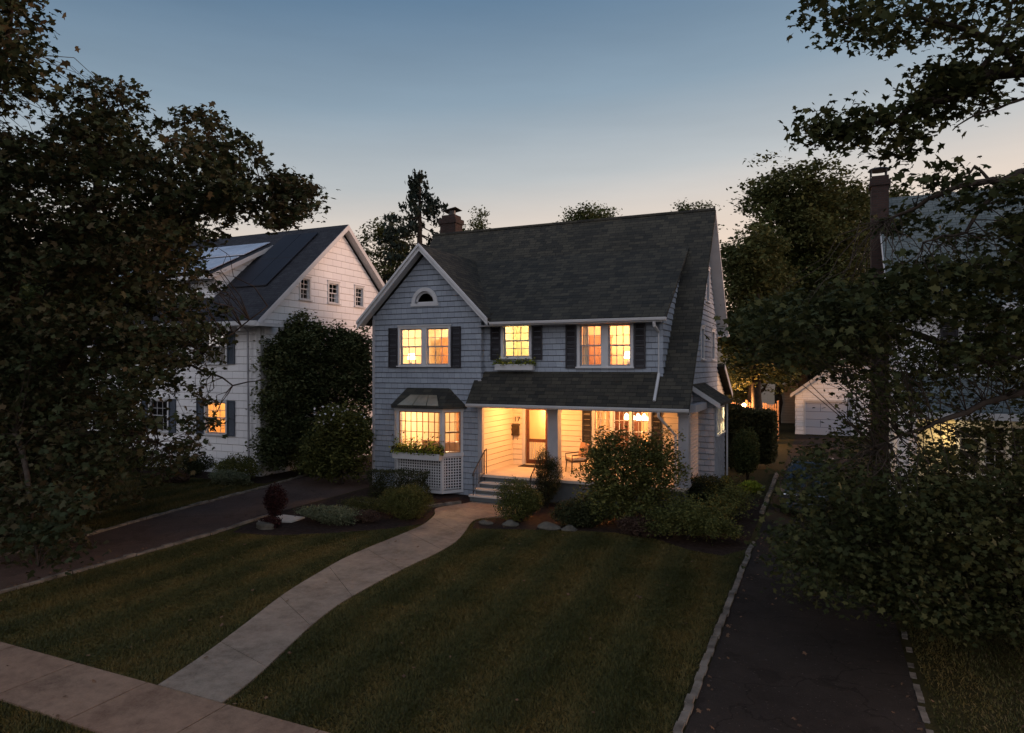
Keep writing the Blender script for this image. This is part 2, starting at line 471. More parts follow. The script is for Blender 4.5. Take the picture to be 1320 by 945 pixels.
def tree(name, label, cat, base, blobs, mat, leaf=.12, shape='rhomb', dens=9, per=26, clr=.45, trunk_r=.25, group=None, fork=.45, flat=.5, twigs=3, extra=None, up=.6):
    """blobs: (x,y,z, rx,ry,rz) world ellipsoids that the foliage clumps fill"""
    base = Vector(base); root = thing(name, label, cat, base, group)
    tb = MB(); zs = [b[2] for b in blobs]; top = Vector((sum(b[0] for b in blobs) / len(blobs), sum(b[1] for b in blobs) / len(blobs), max(zs)))
    fk = base.lerp(Vector((top.x, top.y, top.z)), fork)
    tb.tube(curve_pts(base, fk, 0, 5, .012), [trunk_r * (1.25 - .12 * i) for i in range(6)], 9)
    pts = []
    for (x, y, z, rx, ry, rz) in blobs:
        c = Vector((x, y, z)); tb.tube(curve_pts(fk, c, .08, 5, .03), [trunk_r * q for q in (.55, .42, .32, .22, .14, .07)], 6)
        n = max(3, int(dens * 4 * (rx * ry + ry * rz + rx * rz) / 3))
        d = RNG.normal(size=(n, 3)); d /= np.linalg.norm(d, axis=1)[:, None]
        q = RNG.uniform(0, 1, size=(n, 1)) ** .45 * (1 + .15 * RNG.normal(size=(n, 1)))
        P = np.array([x, y, z]) + d * q * np.array([rx, ry, rz]); pts.append(P)
        for k in range(twigs):
            tb.tube(curve_pts(c, P[random.randrange(n)], .05, 3, .04), [trunk_r * .07, trunk_r * .05, trunk_r * .035, .006], 4)
    P = np.concatenate(pts)
    P = P[P[:, 2] > .25]
    V, k = leaf_verts(clusters(P, per, clr, flat), leaf, shape, up)
    tb.build('trunk', M['bark'], root, smooth=True)
    link('crown', arr_mesh('crown', V, k), mat, root)
    return root

def shrub(label, cx, cy, w, d, h, mat, leaf=.05, shape='oval', n=9000, name='shrub', group=None, square=False, lumps=7, spiky=0, cat='shrub', flowers=0, z0=.0):
    root = thing(name, label, cat, (cx, cy, 0), group)
    sb = MB()
    for i in range(6):
        a = random.uniform(0, 6.28); rr = random.uniform(.2, .6)
        sb.tube(curve_pts((cx, cy, 0), (cx + math.cos(a) * w * .4 * rr, cy + math.sin(a) * d * .4 * rr, h * .75), .02, 4, .03), [.025, .02, .016, .012, .007], 5)
    sb.build('stem', M['twig'], root)
    if square:
        P = RNG.uniform(-1, 1, size=(n, 3)); ax = RNG.integers(0, 3, n); s = np.sign(RNG.uniform(-1, 1, n))
        sel = RNG.uniform(size=n) < .75
        for a in range(3):
            m = sel & (ax == a); P[m, a] = s[m] * (1 - RNG.uniform(0, .12, m.sum()))
        L = np.linalg.norm(P, axis=1, ord=6)[:, None]; P = P / np.maximum(1, L)
    else:
        dd = RNG.normal(size=(n, 3)); dd /= np.linalg.norm(dd, axis=1)[:, None]
        P = dd * (RNG.uniform(0, 1, size=(n, 1)) ** .3)
    if lumps:
        c = RNG.normal(size=(lumps, 3)); c /= np.linalg.norm(c, axis=1)[:, None]
        u = P / (np.linalg.norm(P, axis=1)[:, None] + 1e-6)
        bumpf = (u @ c.T).max(1); P = P * ((.78 if square else .66) + (.24 if square else .38) * np.clip((bumpf - .55) / .45, 0, 1))[:, None]
    P *= (1 + (.05 if square else .085) * RNG.normal(size=(n, 1)))
    C = P * np.array([w / 2, d / 2, h / 2]) + np.array([cx, cy, h / 2])
    C[:, 2] = z0 + np.maximum(C[:, 2], .03)
    along = None
    if spiky: along = P * np.array([1, 1, 1]) + np.array([0, 0, spiky]) + RNG.normal(size=(n, 3)) * .3
    V, k = leaf_verts(C, leaf, shape, .3, along)
    link('foliage', arr_mesh('foliage', V, k), mat, root)
    if flowers:
        m = RNG.permutation(np.where((P[:, 2] > .0) & (np.linalg.norm(P, axis=1) > .75))[0])[:flowers]
        V, k = leaf_verts(C[m] + np.array([0, -.04, .03]), .07, 'oval', .5); link('blossom', arr_mesh('blossom', V, k), M['petal'], root)
    return root

# ------------------------------------------------------------------ ground
def sheet(name, poly, z, mat, kind='structure', sub=False):
    b = MB(); n = len(poly)
    b.add([(x, y, z) for x, y in poly], [tuple(range(n))]); o = b.build(name, mat)
    o['kind'] = kind; return o

def ground_mat():
    m, nt, b = newmat('lawn_soil')
    n1 = noise(nt, .35, 5); n2 = noise(nt, 18, 4, .7)
    f = math_node(nt, 'ADD', math_node(nt, 'MULTIPLY', n1, .6), math_node(nt, 'MULTIPLY', n2, .4))
    col = ramp(nt, f, [(.35, (.026, .023, .009)), (.5, (.044, .038, .014)), (.65, (.07, .052, .02))])
    nt.links.new(col, b.inputs['Base Color']); b.inputs['Roughness'].default_value = .95; b.inputs['Specular IOR Level'].default_value = .1
    bump(nt, b, n2, .8, .03); return m

def grass_mat():
    m, nt, b = newmat('grass_blade')
    g = nt.nodes.new('ShaderNodeNewGeometry'); s = nt.nodes.new('ShaderNodeSeparateXYZ'); nt.links.new(g.outputs['Position'], s.inputs[0])
    # mowing passes: light on alternately leant grass, painted as lighter and darker bands
    dirv = math_node(nt, 'ADD', s.outputs[0], math_node(nt, 'MULTIPLY', s.outputs[1], .06))
    dirv = math_node(nt, 'ADD', dirv, math_node(nt, 'MULTIPLY', noise(nt, .25, 3), .8))
    band = math_node(nt, 'SINE', math_node(nt, 'MULTIPLY', dirv, 2 * math.pi / 1.25))
    n1 = noise(nt, .5, 5); n2 = noise(nt, 3, 4, .7)
    f = math_node(nt, 'ADD', math_node(nt, 'MULTIPLY', n1, .65), math_node(nt, 'MULTIPLY', n2, .35))
    f = math_node(nt, 'ADD', f, math_node(nt, 'MULTIPLY', band, .085))
    f = math_node(nt, 'ADD', f, math_node(nt, 'MULTIPLY', math_node(nt, 'SUBTRACT', g.outputs['Random Per Island'], .5), .2))
    col = ramp(nt, f, [(.33, (.030, .034, .008)), (.5, (.062, .057, .015)), (.68, (.125, .088, .026))])
    nt.links.new(col, b.inputs['Base Color']); b.inputs['Roughness'].default_value = .6; b.inputs['Specular IOR Level'].default_value = .2
    return m

def asphalt_mat(name, c, var=.35):
    m, nt, b = newmat(name); n1 = noise(nt, .6, 6, .6); n2 = noise(nt, 60, 3, .7); n3 = noise(nt, 4, 5, .7)
    f = math_node(nt, 'ADD', math_node(nt, 'MULTIPLY', n1, .45), math_node(nt, 'ADD', math_node(nt, 'MULTIPLY', n2, .3), math_node(nt, 'MULTIPLY', n3, .25)))
    nt.links.new(ramp(nt, f, [(.35, sc_rgb(c, 1 - var)), (.65, sc_rgb(c, 1 + var))]), b.inputs['Base Color'])
    b.inputs['Roughness'].default_value = .95; b.inputs['Specular IOR Level'].default_value = .08
    vo = nt.nodes.new('ShaderNodeTexVoronoi'); vo.feature = 'DISTANCE_TO_EDGE'; vo.inputs['Scale'].default_value = .45
    gp = nt.nodes.new('ShaderNodeNewGeometry'); wv = nt.nodes.new('ShaderNodeVectorMath'); wv.operation = 'ADD'; nz = nt.nodes.new('ShaderNodeTexNoise'); nz.inputs['Scale'].default_value = 1.5; nz.inputs['Detail'].default_value = 6
    nt.links.new(gp.outputs['Position'], nz.inputs['Vector']); nt.links.new(gp.outputs['Position'], wv.inputs[0]); nt.links.new(nz.outputs['Color'], wv.inputs[1]); nt.links.new(wv.outputs[0], vo.inputs['Vector'])
    ck = math_node(nt, 'LESS_THAN', vo.outputs['Distance'], .006)
    lk = b.inputs['Base Color'].links[0].from_socket
    st = math_node(nt, 'GREATER_THAN', noise(nt, .9, 4, .6), .60)
    c2 = mixc(nt, math_node(nt, 'MULTIPLY', st, .35), lk, sc_rgb(c, .45)); c3 = mixc(nt, math_node(nt, 'MULTIPLY', ck, .4), c2, sc_rgb(c, .25))
    sp_ = math_node(nt, 'GREATER_THAN', noise(nt, 22, 2, .5), .70); c4 = mixc(nt, math_node(nt, 'MULTIPLY', sp_, .6), c3, sc_rgb(c, 3.0))
    nt.links.new(c4, b.inputs['Base Color']); bump(nt, b, n2, 1.0, .012); return m

def concrete_mat(name, base, axis_joint=None, flag=False):
    m, nt, b = newmat(name); n1 = noise(nt, 1.3, 6, .65); n2 = noise(nt, 45, 3, .7); n3 = noise(nt, 7, 5, .7)
    f = math_node(nt, 'ADD', math_node(nt, 'MULTIPLY', n1, .5), math_node(nt, 'ADD', math_node(nt, 'MULTIPLY', n2, .2), math_node(nt, 'MULTIPLY', n3, .3)))
    col = ramp(nt, f, [(.38, sc_rgb(base, .45)), (.5, base), (.63, sc_rgb(base, 1.45))])
    n4 = noise(nt, .8, 2)
    col = mixc(nt, math_node(nt, 'MULTIPLY', n4, .5), col, sc_rgb((base[0] * 1.1, base[1] * .85, base[2] * .8), 1.0))
    nt.links.new(col, b.inputs['Base Color']); b.inputs['Roughness'].default_value = .88; b.inputs['Specular IOR Level'].default_value = .2
    bump(nt, b, f, .4, .01); return m

M['ground'] = ground_mat(); M['grass'] = grass_mat()
M['drive_l'] = asphalt_mat('left_drive_asphalt', (.088, .060, .050)); M['drive_r'] = asphalt_mat('right_drive_asphalt', (.036, .029, .025))
M['sidewalk'] = concrete_mat('sidewalk_concrete', (.225, .155, .108)); M['walk'] = concrete_mat('walk_stone', (.225, .190, .150))

def ring(poly): return poly
sheet('ground', [(-220, -60), (220, -60), (220, 320), (-220, 320)], 0, M['ground'])
# sidewalk slabs (one strip of poured slabs with open joints)
b = MB(); x = -40.0; i = 0
while x < 30:
    b.box(x + .008, x + 1.49, 5.40, 6.52, -.05, .030); x += 1.5
sw = b.build('sidewalk', M['sidewalk'], bevel=0); sw['kind'] = 'structure'
sheet('street', [(-200, -40), (200, -40), (200, 1.5), (-200, 1.5)], .004, M['drive_r'])
LE = [(-8.30, 6.53), (-8.53, 7.45), (-8.92, 8.67), (-9.42, 10.16), (-9.74, 11.58), (-9.92, 12.6), (-9.98, 13.76), (-9.98, 15.04), (-10.05, 16.2), (-10.4, 17.4), (-10.8, 18.1), (-10.72, 18.6), (-10.4, 19.2), (-10.3, 19.60)]
RE = [(-7.10, 6.53), (-7.24, 7.2), (-7.53, 8.1), (-7.88, 9.2), (-8.10, 10.2), (-8.2, 11.4), (-8.24, 12.7), (-8.22, 13.9), (-8.32, 14.94), (-8.62, 16.0), (-9.0, 17.2), (-8.75, 17.8), (-8.3, 18.3), (-8.15, 19.60)]
def interp(P, t):
    s = t * (len(P) - 1); i = min(int(s), len(P) - 2); f = s - i
    return (P[i][0] * (1 - f) + P[i + 1][0] * f, P[i][1] * (1 - f) + P[i + 1][1] * f)
def smooth(P, n=6):
    out = []
    for i in range(len(P) - 1):
        p0, p1, p2, p3 = P[max(i - 1, 0)], P[i], P[i + 1], P[min(i + 2, len(P) - 1)]
        for k in range(n):
            t = k / n; out.append(tuple(.5 * (2 * p1[j] + (p2[j] - p0[j]) * t + (2 * p0[j] - 5 * p1[j] + 4 * p2[j] - p3[j]) * t * t + (3 * p1[j] - p0[j] - 3 * p2[j] + p3[j]) * t ** 3) for j in (0, 1)))
    return out + [P[-1]]
LE, RE = smooth(LE), smooth(RE)
b = MB(); nj = 9
for j in range(nj):
    t0 = j / nj + (.0005 if j else 0); t1 = (j + 1) / nj - .0005; K = 7
    A = [interp(LE, t0 + (t1 - t0) * k / K) for k in range(K + 1)]; B = [interp(RE, t0 + (t1 - t0) * k / K) for k in range(K + 1)]
    for k in range(K):
        b.hexa([(*A[k], -.02), (*B[k], -.02), (*B[k + 1], -.02), (*A[k + 1], -.02), (*A[k], .032), (*B[k], .032), (*B[k + 1], .032), (*A[k + 1], .032)])
p = b.build('front_path', M['walk']); p['kind'] = 'structure'
# driveways
DL = [(-14.55, 1.5), (-14.55, 9), (-14.6, 13), (-14.95, 16), (-15.0, 18.5), (-15.15, 45), (-20.0, 45), (-19.2, 23.1), (-18.4, 19.2), (-17.9, 15), (-17.3, 11.5), (-17.0, 1.5)]
sheet('driveway_left', DL, .010, M['drive_l'])
DR = [(-1.5, 1.5), (1.15, 1.5), (1.15, 46), (-1.5, 48), (-1.5, 20)]
sheet('driveway_right', DR, .010, M['drive_r'])
def kerb(name, P, w=.09, h=.07, gap=.012, bl=.28, skip=0, mat=None):
    b = MB()
    for (x0, y0), (x1, y1) in zip(P[:-1], P[1:]):
        L = math.hypot(x1 - x0, y1 - y0); dx, dy = (x1 - x0) / L, (y1 - y0) / L; s = 0
        while s < L:
            l = bl * random.uniform(.75, 1.2); 
            if random.random() >= skip:
                o = random.uniform(-.018, .018); hh = h * random.uniform(.75, 1.15); e = min(s + l, L)
                c = []
                for (q, sd) in ((s + gap, -1), (e, -1), (e, 1), (s + gap, 1)):
                    c.append((x0 + dx * q - dy * (sd * w / 2 + o), y0 + dy * q + dx * (sd * w / 2 + o)))
                b.hexa([(*c[0], -.02), (*c[1], -.02), (*c[2], -.02), (*c[3], -.02)] + [(*q, hh) for q in c])
            s += l
    o = b.build(name, mat or M['stone']); o['kind'] = 'structure'; return o
kerb('kerb_left_near', [(-14.5, 1.6), (-14.5, 9), (-14.55, 13), (-14.85, 15.6)], .10, .06)
kerb('kerb_left_far', [(-17.1, 5), (-17.35, 11.5), (-17.95, 15), (-18.45, 19.2), (-19.25, 23.1)], .09, .07)
kerb('kerb_right_near', [(-1.56, 3), (-1.56, 18)], .10, .05, bl=.26); kerb('kerb_right_rear', [(-1.62, 21.6), (-1.66, 30)], .13, .07)
kerb('kerb_right_far', [(1.2, 8.0), (1.17, 10.2), (1.24, 13.0)], .08, .018, bl=.17, skip=.45)
kerb('bed_edging', [(-13.6, 17.95), (-12.6, 17.9), (-11.9, 17.95), (-11.5, 18.12), (-11.05, 18.32), (-10.85, 18.75), (-10.55, 19.25)], .10, .09, bl=.34)
BL = [(-14.45, 14.0), (-14.2, 13.35), (-12.95, 13.55), (-11.7, 14.42), (-10.7, 15.35), (-10.1, 16.3), (-10.45, 17.4), (-10.85, 18.1), (-10.7, 18.9), (-10.35, 19.6), (-10.45, 20.55), (-14.9, 20.55), (-14.9, 15.7)]
BR = [(-8.95, 17.2), (-8.6, 16.35), (-7.98, 16.6), (-6.84, 17.0), (-5.7, 17.35), (-4.96, 17.5), (-3.85, 17.3), (-2.9, 16.6), (-2.1, 16.4), (-1.65, 17.2), (-1.65, 24), (-3.6, 24), (-3.6, 20.4), (-8.1, 20.4), (-8.1, 19.4), (-8.25, 18.3)]
sheet('flower_bed_left', BL, .014, M['mulch']); sheet('flower_bed_right', BR, .014, M['mulch'])
sheet('neighbour_bed', [(-31, 17.8), (-19.0, 19.5), (-19.6, 23), (-20.3, 23), (-20.3, 20.6), (-31, 20.6)], .014, M['mulch'])
b = MB(); b.prism([(-14.5, 14.6), (-13.55, 14.9), (-13.6, 15.5), (-14.4, 15.5)], 0, .05); tag(b.build('paving_stone', M['tread'], origin=(-14, 15, 0)), 'pale flat paving slab by the end of the left driveway kerb', 'paving stone')

# grass blades
walkpoly = LE + RE[::-1]
def scatter_grass(n, box, excl, hmin=.03, hmax=.06):
    x = RNG.uniform(box[0], box[1], n); y = RNG.uniform(box[2], box[3], n); keep = np.ones(n, bool)
    for e in excl: keep &= ~inpoly(x, y, e)
    x, y = x[keep], y[keep]; m = len(x); d = np.hypot(x, y)
    hgt = RNG.uniform(hmin, hmax, m); a = RNG.uniform(0, 6.283, m); w = .004 + .0005 * d
    lean = RNG.normal(size=(m, 2)) * .022; band = np.sign(np.sin((x + y * .06) * 2 * np.pi / 1.25))
    lean[:, 1] += band * .008
    V = np.zeros((m, 3, 3)); V[:, 0] = np.stack([x - np.cos(a) * w, y - np.sin(a) * w, np.zeros(m)], 1)
    V[:, 1] = np.stack([x + np.cos(a) * w, y + np.sin(a) * w, np.zeros(m)], 1)
    V[:, 2] = np.stack([x + lean[:, 0], y + lean[:, 1], hgt], 1)
    return V.reshape(-1, 3)
SW = [(-50, 5.37), (50, 5.37), (50, 6.55), (-50, 6.55)]
V1 = scatter_grass(520000, (-14.4, -1.66, 6.5, 17.6), [walkpoly, BL, BR], .018, .045)
V2 = scatter_grass(120000, (-26, -17.2, 6.5, 19.2), [[(-17.4, 0), (-17.4, 11.5), (-18.0, 15), (-18.5, 19.3), (0, 19.3), (0, 0)]], .04, .09)
V3 = scatter_grass(90000, (1.3, 9, 6.5, 20), [], .02, .055)
V4 = scatter_grass(60000, (-12, -2, 3.0, 5.38), [])
o = link('lawn_grass', arr_mesh('lawn_grass', np.concatenate([V1, V2, V3, V4]), 3), M['grass'])
tag(o, 'short mown grass covering the lawns', 'grass', kind='stuff')
n = 170; C = np.stack([RNG.uniform(-14, 6, n), RNG.uniform(5.4, 17, n), np.full(n, .06)], 1)
q = 90; C = np.concatenate([C, np.stack([np.where(RNG.uniform(size=q) < .5, -1.45 + np.abs(RNG.normal(size=q)) * .12, 1.1 - np.abs(RNG.normal(size=q)) * .2), RNG.uniform(6.5, 20, q), np.full(q, .03)], 1),
    np.stack([-14.65 - np.abs(RNG.normal(size=q)) * .15, RNG.uniform(7, 16, q), np.full(q, .03)], 1)])
V, k = leaf_verts(C, .07, 'lobed', 2.0); M['fallen'] = paint('dry_leaf', (.12, .065, .035), .9, .5, 2)
tag(link('fallen_leaves', arr_mesh('fallen_leaves', V, k), M['fallen']), 'scattered dry leaves lying on lawn and driveway', 'leaves', kind='stuff')

# ------------------------------------------------------------------ MAIN HOUSE
HS = thing('house', 'grey-blue shingled house with dark roof, lit front porch and steep front gable', 'house', (-9.4, 24.5, 0))
XL, XW, XR = -14.9, -10.5, -3.9
YG, YM, YP, YB = 20.6, 20.85, 23.2, 28.9
fG, fM, fD = front(YG), front(YM), front(YP)
BXA, BXB = -13.75, -11.35           # bay opening
lun = [(-12.705 + .40 * math.cos(a), 6.62 + .43 * math.sin(a)) for a in [math.pi * k / 14 for k in range(15)]]
wall('wall', fG, [(XL, 0), (XW, 0), (XW, 6.15), (-12.7, 8.32), (XL, 6.15)],
     [rect(BXA, BXB, .95, 2.88), rect(-13.72, -11.75, 4.46, 5.74), lun], M['siding'], HS)
wall('wall', fM, rect(XW + .002, -4.41, 4.12, 6.02), [rect(-9.76, -8.83, 4.72, 5.80), rect(-7.06, -5.41, 4.42, 5.72)], M['siding'], HS)
wall('wall', right(-4.385), [(20.70, 4.10), (24.3, 8.58), (24.3, 8.45), (20.85, 6.05), (20.70, 5.98)], [], M['siding'], HS, thick=.1)
# porch walls in cream clapboard
wall('porch_wall', right(XW), rect(YG + .14, YP, .78, 3.12), [], M['cream'], HS, thick=.1)
wall('porch_wall', fD, rect(XW + .0, -4.05, .78, 3.12), [rect(-9.97, -9.06, .80, 2.93), rect(-7.32, -5.38, 1.35, 2.92)], M['cream'], HS, thick=.12)
# right side wall, with side windows
fR = right(XR)
wall('wall', fR, [(YP, 0), (YB, 0), (YB, 5.95), (25.5, 9.86), (20.5, 3.6), (20.5, 3.14), (YP, 3.14)],
     [rect(24.75, 25.35, 4.7, 5.75), rect(27.25, 27.95, 4.7, 5.75), rect(25.9, 26.6, 6.85, 8.0), rect(23.4, 25.4, 1.6, 3.1)], M['siding'], HS)
wall('wall', left(XL), [(YG, 0), (YB, 0), (YB, 5.95), (25.5, 9.86), (22.6, 6.25), (YG, 6.25)], [], M['siding'], HS, lap=.38)
wall('wall', back(YB), rect(XL, XR, 0, 6.0), [], M['siding'], HS, lap=.38)
# upper wing side wall (small return)
wall('wall', right(XW), rect(YG + .002, YM, 3.9, 6.0), [], M['siding'], HS, thick=.1)
# foundation / skirt
b = MB(); b.box(XW - .1, -3.72, 20.62, 23.3, 0, .62); b.build('foundation', M['stepgrey'], HS)
b = MB(); b.box(XW + .001, -3.66, 20.42, YP, .70, .785); b.build('porch_floor', M['concrete'], HS)
b = MB(); b.box(XW + .001, -3.70, 20.50, 20.60, .06, .70); b.build('porch_skirt', M['stepgrey'], HS)
b = MB(); b.box(XW + .002, XR + .15, YG + .2, YP - .002, 3.105, 3.15); b.build('porch_ceiling', M['cream'], HS)
b = MB(); b.box(XW - .25, XR + .32, YG + .0 - .03, YG + .22, 3.02, 3.24); b.box(-3.62, -3.42, YG + .22, YP, 3.02, 3.24)
b.build('porch_beam', M['greytrim'], HS)
# corner boards
b = MB()
b.fbox(fG, XW - .10, XW + .025, .02, 3.95, .0, .035); b.build('corner_board', M['greytrim'], HS)
b = MB(); b.fbox(fG, XL - .02, XL + .08, .02, 6.1, .0, .035); b.build('corner_board', M['greytrim'], HS)
b = MB(); b.box(XW, XW + .05, YG - .01, YG + .14, .78, 3.02); b.build('corner_board', M['greytrim'], HS)
# porch columns
for (x0, x1) in ((-8.12, -7.74), (-3.92, -3.60)):
    b = MB(); c = (x0 + x1) / 2; w = (x1 - x0) / 2
    b.hexa([(c - w, 20.64, .785), (c + w, 20.64, .785), (c + w, 21.0, .785), (c - w, 21.0, .785),
            (c - w * .92, 20.66, 3.02), (c + w * .92, 20.66, 3.02), (c + w * .92, 20.98, 3.02), (c - w * .92, 20.98, 3.02)])
    b.box(c - w - .02, c + w + .02, 20.615, 21.02, .786, .90); b.box(c - w - .01, c + w + .01, 20.62, 21.01, 2.90, 3.018)
    b.build('porch_column', M['greytrim'], HS)
# trellis panel closing the right end of the porch
b = MB(); fe = right(-3.74)
b.fbox(fe, 21.05, 21.12, .79, 3.02, -.03, .03); b.fbox(fe, 22.95, 23.05, .79, 3.02, -.03, .03)
for k in range(16):
    y = 21.12 + k * .115; b.fbox(fe, y, y + .02, .79, 3.0, -.01, .005)
for k in range(18):
    z = .85 + k * .12; b.fbox(fe, 21.1, 22.97, z, z + .02, .006, .018)
b.build('trellis', M['trim'], HS)

# roofs
b = MB(); T = .12
def zs(y): return 3.2 + 1.25 * (y - 20)
def rz(y): return 10.08 - 1.16 * (y - 25.5)
b.slab((-10.75, 20, 3.2), (-4.4, 20, 3.2), (-4.4, 20.87, zs(20.87)), (-10.75, 20.87, zs(20.87)), T)
b.slab((-4.4, 20, 3.2), (-3.5, 20, 3.2), (-3.5, 25.5, zs(25.5)), (-4.4, 25.5, zs(25.5)), T)
b.slab((-15.25, 24.25, zs(24.25)), (-4.4, 24.25, zs(24.25)), (-4.4, 25.5, zs(25.5)), (-15.25, 25.5, zs(25.5)), T)
b.slab((-15.25, 22.6, zs(22.6)), (-12.75, 22.6, zs(22.6)), (-12.75, 24.25, zs(24.25)), (-15.25, 24.25, zs(24.25)), T)
b.slab((-15.25, 25.5, 10.08), (-3.5, 25.5, 10.08), (-3.5, 29.2, rz(29.2)), (-15.25, 29.2, rz(29.2)), T)
# shed dormer roof
b.slab((-10.12, 20.35, 5.90), (-4.22, 20.35, 5.90), (-4.22, 24.34, 8.62), (-10.12, 24.34, 8.62), T)
b.slab((-12.75, 20.80, 6.207), (-10.12, 20.80, 6.207), (-10.12, 24.34, 8.62), (-12.75, 24.34, 8.62), T)
b.box(-15.25, -3.5, 25.43, 25.57, 10.04, 10.13)
RF = b.build('roof', M['roof'], HS)
b = MB()  # cross gable
b.slab((-12.68, 20.22, 8.64), (-10.08, 20.22, 6.02), (-10.08, 24.4, 6.02), (-12.68, 24.4, 8.64), T)
b.slab((-15.28, 20.22, 6.02), (-12.68, 20.22, 8.64), (-12.68, 24.4, 8.64), (-15.28, 24.4, 6.02), T)
b.build('roof', M['roofx'], HS)
# rake boards, soffits, gutters, downspouts
b = MB()
for s in (-1, 1):
    x0, x1 = -12.68, -12.68 + s * 2.62
    for (y0, y1, e0, e1) in ((20.16, 20.215, .02, .25), (20.10, 20.158, .0, .10)):
        b.hexa([(x0, y0, 8.66 - e1), (x1, y0, 6.02 - e1), (x1, y1, 6.02 - e1), (x0, y1, 8.66 - e1),
                (x0, y0, 8.66 - e0), (x1, y0, 6.02 - e0), (x1, y1, 6.02 - e0), (x0, y1, 8.66 - e0)])
    b.hexa([(x0, 20.216, 8.50), (x1, 20.216, 5.86), (x1, 20.59, 5.86), (x0, 20.59, 8.50), (x0, 20.216, 8.517), (x1, 20.216, 5.877), (x1, 20.59, 5.877), (x0, 20.59, 8.517)])
b.build('rake_board', M['trim'], HS)
b = MB()
def rake_side(y0, z0, y1, z1, x=-3.5):
    b.hexa([(x, y0, z0 - .17), (x + .025, y0, z0 - .17), (x + .025, y1, z1 - .17), (x, y1, z1 - .17), (x, y0, z0 + .0), (x + .025, y0, z0 + .0), (x + .025, y1, z1 + .0), (x, y1, z1 + .0)])
rake_side(25.5, 10.06, 29.2, rz(29.2) - .02)
b.hexa([(-3.9, 25.5, 9.90), (-3.5, 25.5, 9.90), (-3.5, 29.2, rz(29.2) - .18), (-3.9, 29.2, rz(29.2) - .18), (-3.9, 25.5, 9.955), (-3.5, 25.5, 9.955), (-3.5, 29.2, rz(29.2) - .125), (-3.9, 29.2, rz(29.2) - .125)])
b.box(-3.9, -3.44, 28.9, 29.28, 5.60, 5.72)
b.build('soffit', M['trim'], HS)
b = MB(); rake_side(20.0, 3.18, 25.5, 10.05); b.build('rake_board', M['roof'], HS)
def gutter(x0, x1, y, z):
    b = MB(); pr = [(0, 0), (0, -.07), (-.05, -.09), (-.09, -.08), (-.11, -.015), (-.11, .0), (-.10, .0), (-.085, -.07), (-.02, -.06), (-.015, 0)]
    n = len(pr); b.add([(x0, y + a, z + c) for a, c in pr] + [(x1, y + a, z + c) for a, c in pr],
        [tuple(range(n)), tuple(range(n, 2 * n))[::-1]] + [(i, (i + 1) % n, n + (i + 1) % n, n + i) for i in range(n)])
    b.box(x0, x1, y + .001, y + .04, z - .12, z - .0)
    return b.build('gutter', M['trim'], HS)
gutter(-10.72, -3.48, 19.99, 3.17); gutter(-10.02, -4.20, 20.34, 5.87)
b = MB(); b.box(-10.5, -4.40, 20.36, 20.85, 5.74, 5.77); b.build('soffit', M['greytrim'], HS)
b = MB(); b.tube([(-4.55, 20.27, 5.74), (-4.55, 20.30, 5.62), (-4.50, 20.79, 5.42), (-4.50, 20.79, 4.25), (-4.50, 20.70, 4.16), (-4.50, 20.08, 3.38)], .045, 8); b.build('downspout', M['trim'], HS)
b = MB(); b.tube([(-4.35, 19.93, 3.05), (-4.35, 19.98, 2.93), (-3.98, 20.6, 2.35), (-3.98, 20.62, .1)], .042, 8); b.build('downspout', M['trim'], HS)

# windows and shutters
window(HS, fG, -13.72, -11.75, 4.46, 5.74, units=2, cols=3, rows=2, mull=.2)
shutter(HS, fG, -14.21, -13.83, 4.36, 5.78); shutter(HS, fG, -11.63, -11.25, 4.36, 5.78)
window(HS, fM, -9.76, -8.83, 4.72, 5.80, units=1, cols=3, rows=2)
shutter(HS, fM, -10.24, -9.88, 4.62, 5.78); shutter(HS, fM, -8.71, -8.35, 4.62, 5.78)
window(HS, fM, -7.06, -5.41, 4.42, 5.72, units=2, cols=3, rows=2, mull=.22)
shutter(HS, fM, -7.54, -7.18, 4.34, 5.76); shutter(HS, fM, -5.29, -4.93, 4.34, 5.76)
window(HS, fD, -7.32, -5.38, 1.35, 2.92, units=3, cols=3, rows=2, mull=.10)
shutter(HS, fD, -7.76, -7.42, 1.25, 2.98); shutter(HS, fD, -5.28, -4.94, 1.25, 2.98)
for (y0, y1, z0, z1) in ((24.75, 25.35, 4.7, 5.75), (27.25, 27.95, 4.7, 5.75), (25.9, 26.6, 6.85, 8.0)):
    window(HS, fR, y0, y1, z0, z1, cols=2, rows=2)
dark_room(HS, XR - 1.5, XR - .16, 24.5, 25.7, 4.0, 6.0, '+x'); dark_room(HS, XR - 1.5, XR - .16, 27, 28.2, 4.0, 6.0, '+x'); dark_room(HS, XR - 1.5, XR - .16, 25.7, 26.8, 6.6, 8.2, '+x')
# half-round attic window
b = MB(); O = (-12.705, 6.62)
def arc(r, rz_, n=18): return [(O[0] + r * math.cos(math.pi * k / n), O[1] + rz_ * math.sin(math.pi * k / n)) for k in range(n + 1)]
A, B = arc(.40, .43), arc(.53, .56)
for i in range(18):
    q = [A[i], B[i], B[i + 1], A[i + 1]]
    b.hexa([fG.p(*p_, .0) for p_ in q] + [fG.p(*p_, .05) for p_ in q])
b.fbox(fG, -13.27, -12.14, 6.52, 6.62, .0, .06)
LW = b.build('window', M['trim'], HS)
b = MB(); A2, B2 = arc(.33, .36), arc(.402, .432)
for i in range(18):
    q = [A2[i], B2[i], B2[i + 1], A2[i + 1]]; b.hexa([fG.p(*p_, -.08) for p_ in q] + [fG.p(*p_, -.03) for p_ in q])
b.fbox(fG, -13.10, -12.31, 6.62, 6.68, -.08, -.03); b.build('sash', M['trim'], LW)
